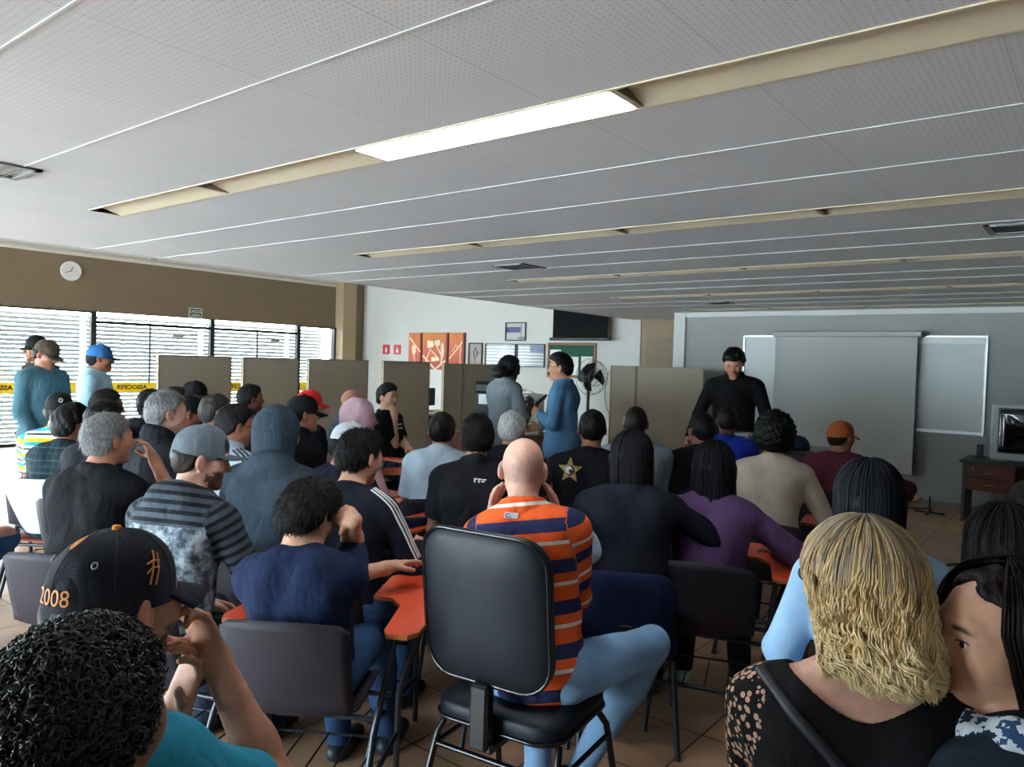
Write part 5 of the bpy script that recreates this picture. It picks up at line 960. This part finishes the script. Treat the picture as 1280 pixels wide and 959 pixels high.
add(T, 'the bald man at the third partition', 'person bald, in denim blue jacket before the third partition', 441, 487, 6.4, b=-80, h=-85, shirt='#3c4a5c', collar='zip', skin='tan', style=None, face=True)
add(T, 'the person in the pink hood', 'person in raised pink hood, beside the seated man with crossed legs', 450, 497, 5.1, b=-60, h=-78, shirt='#c2a3ac', collar='hood', hood='up', style=None, skin='tan', pants='#2c3324', face=True)
add(T, 'the person in the white cap', 'person in white cap and navy jacket', 440, 526, 4.2, b=-44, h=-60, hp=10, key='L19', shirt='#161c30', skin='tan', hair='#151314', cap=dict(c='#c3ccd2', a=0), L=('l', .1, .36, .66), R=('l', .34, .36, .70))
add(T, 'the man with crossed legs', 'person in black T-shirt with white print, legs crossed, hand on chin', 484, 480, 7.4, b=-122, h=-128, key='L21', shirt='#111216', sleeve='short', skin='light', hair='#141214', thick=.020, R=('h', .03, .12, -.20), hdR=(0, -.3, .9), L=('l', .12, .20, .78), pants='#1b2740', lean=-8, face=True, knees=((.12, .44, .70), (-.12, .44, .53)), feet=((-.26, .58, .62), (-.12, .48, .085)), curl=(.9, .5))
add('w', 'the person in black at the frame edge', 'person in black top and blue jeans cut off by the frame edge, knee showing', -112, 512, 3.6, b=-52, h=-55, shirt='#111318', skin='tan', pants=denim('#2f5480', 'denim_mid'), knees=((.12, .44, .62), (-.12, .44, .52)), feet=((-.20, .56, .42), (-.12, .42, .085)), R='thigh', L='lap')
# standing
add(None, '', 'person standing in teal sweatshirt and brown cap, hands in pockets', 63, 424, 6.6, b=-140, h=-125, hp=18, stand=True, key='S2', shirt='#3c5d68', pants='#1a2238', skin='brown', hair='#141214', cap=dict(c='#3b322a', a=0), L='pocket', R='pocket', w=1.05, face=True, collar='crew', lean=2)
add(None, '', 'person standing in black top and dark cap behind the teal sweatshirt', 47, 418, 7.3, b=120, h=112, stand=True, shirt='#17181d', pants='#2b3c55', skin='brown', hair='#141214', cap=dict(c='#1d1b1c', a=20, bl=.06), L='hang', R='hang', lean=2)
add(None, '', 'person standing in light blue shirt and blue cap by the glass wall', 124, 429, 6.7, b=-108, h=-92, stand=True, key='S3', shirt='#9cc4d6', pants='#22304a', skin='brown', hair='#141214', cap=dict(c='#245a8c', brim='#1d3c5c', a=0), L='hang', R='hang', fat=1.22, w=1.1, face=True, collar='polo', sleeve='short', lean=0)
add(None, '', 'person standing in grey jacket holding a black folder, dark curly hair', 641, 444, 7.4, b=-48, h=-62, hp=15, stand=True, key='S4', shirt='#6d767c', pants='#22293a', skin='dark', hair='#100e10', style='long', hlen=.11, R=('s', -.02, .22, -.16), L=('s', .12, .24, -.18), eR=(.5, -.4, -1), eL=(-.5, -.4, -1), sleeve='mid', w=.9, collar='zip', lean=4, nf=.05)
add(None, '', 'person standing in blue denim shirt and glasses, speaking to the group', 702, 442, 6.9, b=74, h=84, stand=True, key='S5', smat=D_shirt, pants=D_blue, skin='tan', hair='#121013', thick=.018, glasses=True, L=('s', .10, .20, -.20), R=('s', -.10, .24, -.33), collar='polo', face=True, fat=1.12, lean=1, curl=(.8, .8))
add(None, '', 'person standing all in black with bowed head, leaning over the dark table', 917, 437, 7.1, b=172, h=174, hp=34, stand=True, key='S6', shirt='#0c0c0e', pants='#101114', skin='tan', hair='#0d0c0d', thick=.022, L=('s', -.16, .20, -.50), R=('s', .16, .20, -.50), w=1.12, fat=1.05, face=True, collar='zip', lean=8, nf=.05)

for chair, brief, label, px, py, d, kw in PPL:
    if not isinstance(kw.get('pants', ''), str):
        pm = kw.pop('pants'); k_ = 'mat:'+pm.name; MATS['cloth_'+k_] = pm; kw['pants'] = k_
    I = person(label, px, py, d, **kw)
    if chair == 'o': office_chair(I['loc']+rotz(I['yaw'])@np.array([-.05, 0, 0]), I['yaw']-math.radians(16), 'black padded office chair with thin black legs under the bald striped polo')
    elif chair == 'w': white_chair(I['loc'], I['yaw'], 'white plastic chair with dark legs under '+brief)
    elif chair == 'b': blue_chair(I['loc'], I['yaw'], 'dark blue padded chair under '+brief)
    elif chair == T: tablet_chair(I['loc'], I['yaw'], 'chair with orange tablet under '+(brief or dict(R5='the blonde woman', R4='the woman in the scarf').get(kw.get('key'), 'someone')))

# ------------------------------------------------------------------ marks on clothes and caps
PP = PEOPLE
def star(n, r0, r1, ph=math.pi/2): return [((r0 if i % 2 == 0 else r1)*math.cos(ph+i*math.pi/n), (r0 if i % 2 == 0 else r1)*math.sin(ph+i*math.pi/n)) for i in range(2*n)]
def disc(r, cx=0, cy=0, n=20, ry=None): return [(cx+r*math.cos(2*math.pi*i/n), cy+(ry or r)*math.sin(2*math.pi*i/n)) for i in range(n)]
def fan(P_, mi): c = np.mean(P_, 0); return (list(P_)+[tuple(c)], [(len(P_), i, (i+1) % len(P_)) for i in range(len(P_))], mi)
def rect(x0, y0, x1, y1, mi): return ([(x0, y0), (x1, y0), (x1, y1), (x0, y1)], [(0, 1, 2, 3)], mi)
FW = (0, 1, 0); M_gold = mat('badge_gold', '#b89a52', .45, metal=.3); M_wht = mat('print_white', '#cfd2d2', .7)
if 'C5' in PP:
    I = PP['C5']; decal(I, 'badge', [fan(star(5, .076, .034), 0), fan(star(5, .064, .028), 1), fan(star(5, .056, .024), 0), fan(disc(.030), 1), fan(disc(.022, -.006, .002), 2), fan(disc(.012, .006, -.004), 1)], I['at'](-.11, 0, .41), FW, [M_gold, mat('badge_black', '#14151a', .6), M_wht])
if 'C9' in PP:
    I = PP['C9']; decal(I, 'emblem', [fan(disc(.080, ry=.048), 0), fan(disc(.070, ry=.041), 1), fan(disc(.056, ry=.031), 2), rect(-.035, .004, .035, .014, 3), rect(-.006, -.02, .006, .014, 3)], I['at'](-.05, 0, .40), FW, [mat('emblem_yellow', '#c9b12a', .6), mat('emblem_green', '#2c7a3c', .6), mat('emblem_yellow2', '#d0a52c', .6), mat('emblem_red', '#a8281e', .6)])
if 'C2' in PP:
    I = PP['C2']; decal(I, 'print', [rect(-.03, 0, -.022, .02, 0), rect(-.03, .013, -.012, .02, 0), rect(-.008, 0, 0, .02, 0), rect(-.008, .013, .006, .02, 0), rect(.008, .003, .026, .009, 0), rect(.008, .013, .034, .018, 0)], I['at'](.035, 0, .43), FW, [M_wht])
if 'C4' in PP:
    I = PP['C4']; decal(I, 'neck_label', [rect(-.024, -.009, .024, .009, 0), rect(-.020, -.006, .020, .006, 1), rect(-.015, -.0025, .015, .0025, 0)], I['at'](-.02, 0, .497), FW, [mat('label_grey', '#a5a7ad', .6), mat('label_dark', '#454a66', .6)])
if 'L21' in PP:
    I = PP['L21']; decal(I, 'print', [rect(-.08, .03, -.04, .045, 0), rect(-.03, .03, .01, .045, 0), rect(.02, .03, .07, .045, 0), rect(-.07, -.005, -.02, .01, 0), rect(-.01, -.005, .05, .01, 0)], I['at'](0, 0, .36), (0, -1, 0), [M_wht])
def sleeve_stripes(I, m, sgn=1, n=3, gap=.016, r=.0045):
    S_, E_, W_ = I['J'][sgn]; ax = unit(E_-S_); dv = unit(np.array([-sgn*.55, .45, -.75])); lat = unit(np.cross(ax, dv))
    for k in range(n):
        o = lat*(k-(n-1)/2)*gap; ribbon(I, 'sleeve_stripe', [S_+(I['nb']-S_)*f+o for f in (.55, .4, .25, .1)]+[S_+(E_-S_)*f+o for f in (.05, .2, .4, .6, .8, .95)], r, m, dv)
if 'L20' in PP: sleeve_stripes(PP['L20'], M_wht)
if 'L11' in PP: sleeve_stripes(PP['L11'], mat('stripe_dark', '#232a3c', .7), r=.006, gap=.022)
def on_cap(I, u, v, a0, hz, off=.002, z0=0):
    a = math.radians(a0)+u/.095; z = v+z0; f = (1-min(.97, max(0, z)/hz)**2.6)**.5; return I['tf'](((.083*f+off)*math.cos(a), -.008+(.106*f+off)*math.sin(a), .022+z+off*.3))
def cap_patch(I, name, polys, a0, z0, hz, mats):
    mb = MB()
    for k, (P2, F_, mi) in enumerate(polys): mb.add([on_cap(I, p[0], p[1], a0, hz, .0022+.0006*k, z0) for p in P2], F_, mi)
    mb.build(name, mats, I['cap'])
M_org = mat('thread_orange', '#cf7f38', .6)
if 'F1' in PP:
    I = PP['F1']; hz = .108
    me = textmesh('2008', .036); 
    for v in me.vertices: v.co = Vector(on_cap(I, v.co.x, v.co.y, -88, hz, .0025, .012))
    me.update(); link('number', me, M_org, I['cap'])
    cap_patch(I, 'dot', [fan(disc(.009, n=24), 0)], -92, .090, hz, [M_org])
    for a_ in (-50, -128):
        mb = MB(); mb.tube([on_cap(I, .0045*math.cos(t_), .0045*math.sin(t_), a_, hz, .001, .062) for t_ in np.linspace(0, 6.283, 13)[:-1]], .0013, 6, closed=True); mb.build('eyelet', mat('eyelet_grey', '#9aa0a6', .4), I['cap'])
    for pts in ([(-.012, -.02), (-.006, .0), (.002, .02), (.006, .03)], [(-.002, -.022), (.006, 0), (.014, .026)], [(-.016, -.002), (-.004, .006), (.008, .004)], [(-.014, .012), (0, .016), (.012, .014)]):
        MB().tube([on_cap(I, p[0], p[1], 8, hz, .002, .045) for p in pts], .0016, 6).build('stitched_mark', M_org, I['cap'])
    for a_ in (-90, -30, 30, -150):
        MB().tube([on_cap(I, 0, z_, a_, hz, .0003, 0) for z_ in np.linspace(0, .104, 14)], .0009, 5).build('seam', mat('seam_dark', '#1a1c22', .8), I['cap'])
if 'L1' in PP: cap_patch(PP['L1'], 'patch', [fan(disc(.016), 0), fan(star(5, .012, .006), 1)], -60, .05, .112, [M_wht, mat('badge_black', '#14151a', .6)])
if 'L13' in PP: cap_patch(PP['L13'], 'emblem', [fan(disc(.020, ry=.024), 0)], 62, .045, .118, [mat('cap_emblem', '#1f2b2c', .7)])
# things held or lying about
I = PP['S4']; W1 = I['J'][-1][2]; ce = np.array([.02, .34, W1[2]+.05]); o = MB().box((-.12, -.16, -.012), (.12, .16, .012), bev=.004).build('folder', mat('folder_black', '#17181c', .5)); sub_ = MB().box((-.11, -.15, .012), (.11, .15, .016)).build('paper_sheet', M_paper, o)
pw = rotz(I['yaw'])@(ce*I['root'].scale[0])+I['loc']; o.matrix_world = Matrix.Translation(pw) @ Matrix.Rotation(I['yaw'], 4, 'Z') @ Matrix.Rotation(math.radians(32), 4, 'X'); tag(o, 'black folder held open by the standing woman in grey', 'folder')
I = PP['S5']; hp_ = I['J'][-1][2]; pw = rotz(I['yaw'])@(hp_*I['root'].scale[0]+np.array([0, .09, .05]))+I['loc']
mb = MB(); mb.tube([(0, 0, -.09), (0, 0, .06)], [.011, .015], 12); mc = mb.build('microphone', M_black); MB().lathe([(.012, 0), (.024, .012), (.027, .03), (.022, .05), (.008, .06)], (0, 0, .06), 16).build('grille_head', M_dark, mc); mc.location = pw; mc.rotation_euler = (.4, .2, 0); tag(mc, 'black microphone in the hand of the man in denim', 'microphone')
cup(tuple(np.array(spot(969, 640, 4.86))*[1, 1, 0]+np.array([0, 0, .708])), 'white plastic cup on the tablet beside the purple sweater')
I = PP['C10']; cup(tuple(rotz(I['yaw'])@(I['J'][-1][2]+np.array([-.02, .07, .0]))+I['loc']), 'white plastic cup held low by the woman in purple, partly hidden')
bg = empty('backpack', tuple(spot(1192, 720, 5.0)*np.array([1, 1, 0])), .3); tag(bg, 'black bag standing on the floor near the television desk', 'bag'); v_ = Vol([E((0, 0, .16), (.17, .12, .17), k=.05), C((-.1, 0, .04), (.1, 0, .04), .06, k=.06), E((.02, -.09, .13), (.11, .06, .09), k=.03)], .01); v_.noise(.006, 40, 3); VV_, FF_ = v_.nets(); VV_[:, 2] = np.maximum(VV_[:, 2], 0); link('bag_body', npmesh('bag_body', VV_, FF_), cloth('#101114'), bg)
MB().tube([(-.05, .0, .31), (-.04, 0, .37), (.02, 0, .385), (.06, 0, .36), (.07, 0, .30)], .011, 8).build('strap', M_black, bg)
I = PP['R5']; mb = MB(); A_ = [I['at'](-.155, -.02, .47), I['at'](-.10, -.10, .44), I['at'](-.02, -.14, .38), I['at'](.08, -.15, .28), I['at'](.16, -.12, .15)]; Q = []
for p in np.array(A_):
    hit = I['bvh'].find_nearest(Vector(p)); Q.append(np.array(hit[0])+np.array(hit[1])*.006)
Q = [Q[0]+(Q[1]-Q[0])*0]+Q[1:]; mb.tube(np.array([np.array(Q[min(int(t), 3)])*(1-(t-min(int(t), 3)))+np.array(Q[min(int(t), 3)+1])*(t-min(int(t), 3)) for t in np.linspace(0, 4, 17)]), .010, 8); mb.build('bag_strap', mat('strap_black', '#22262e', .5), I['root'])
I = PP['R4']; nbp = I['nb']; v_ = Vol([C(nbp+np.array([.10*math.cos(a), .085*math.sin(a), .0-.02*math.sin(a)]), nbp+np.array([.10*math.cos(a+.5), .085*math.sin(a+.5), .0-.02*math.sin(a+.5)]), .034, k=.02) for a in np.arange(0, 6.3, .5)], .006); v_.noise(.007, 45, 4); VV_, FF_ = v_.nets()
t = NT('scarf_pattern'); n = t.noise(t.coord(), 32, 3, .6); finish(t, t.ramp(n, [(0, '#1b2a42'), (.48, '#c3ccd2'), (.60, '#2b4466')])); link('scarf', npmesh('scarf', VV_, FF_), t.m, I['root'])
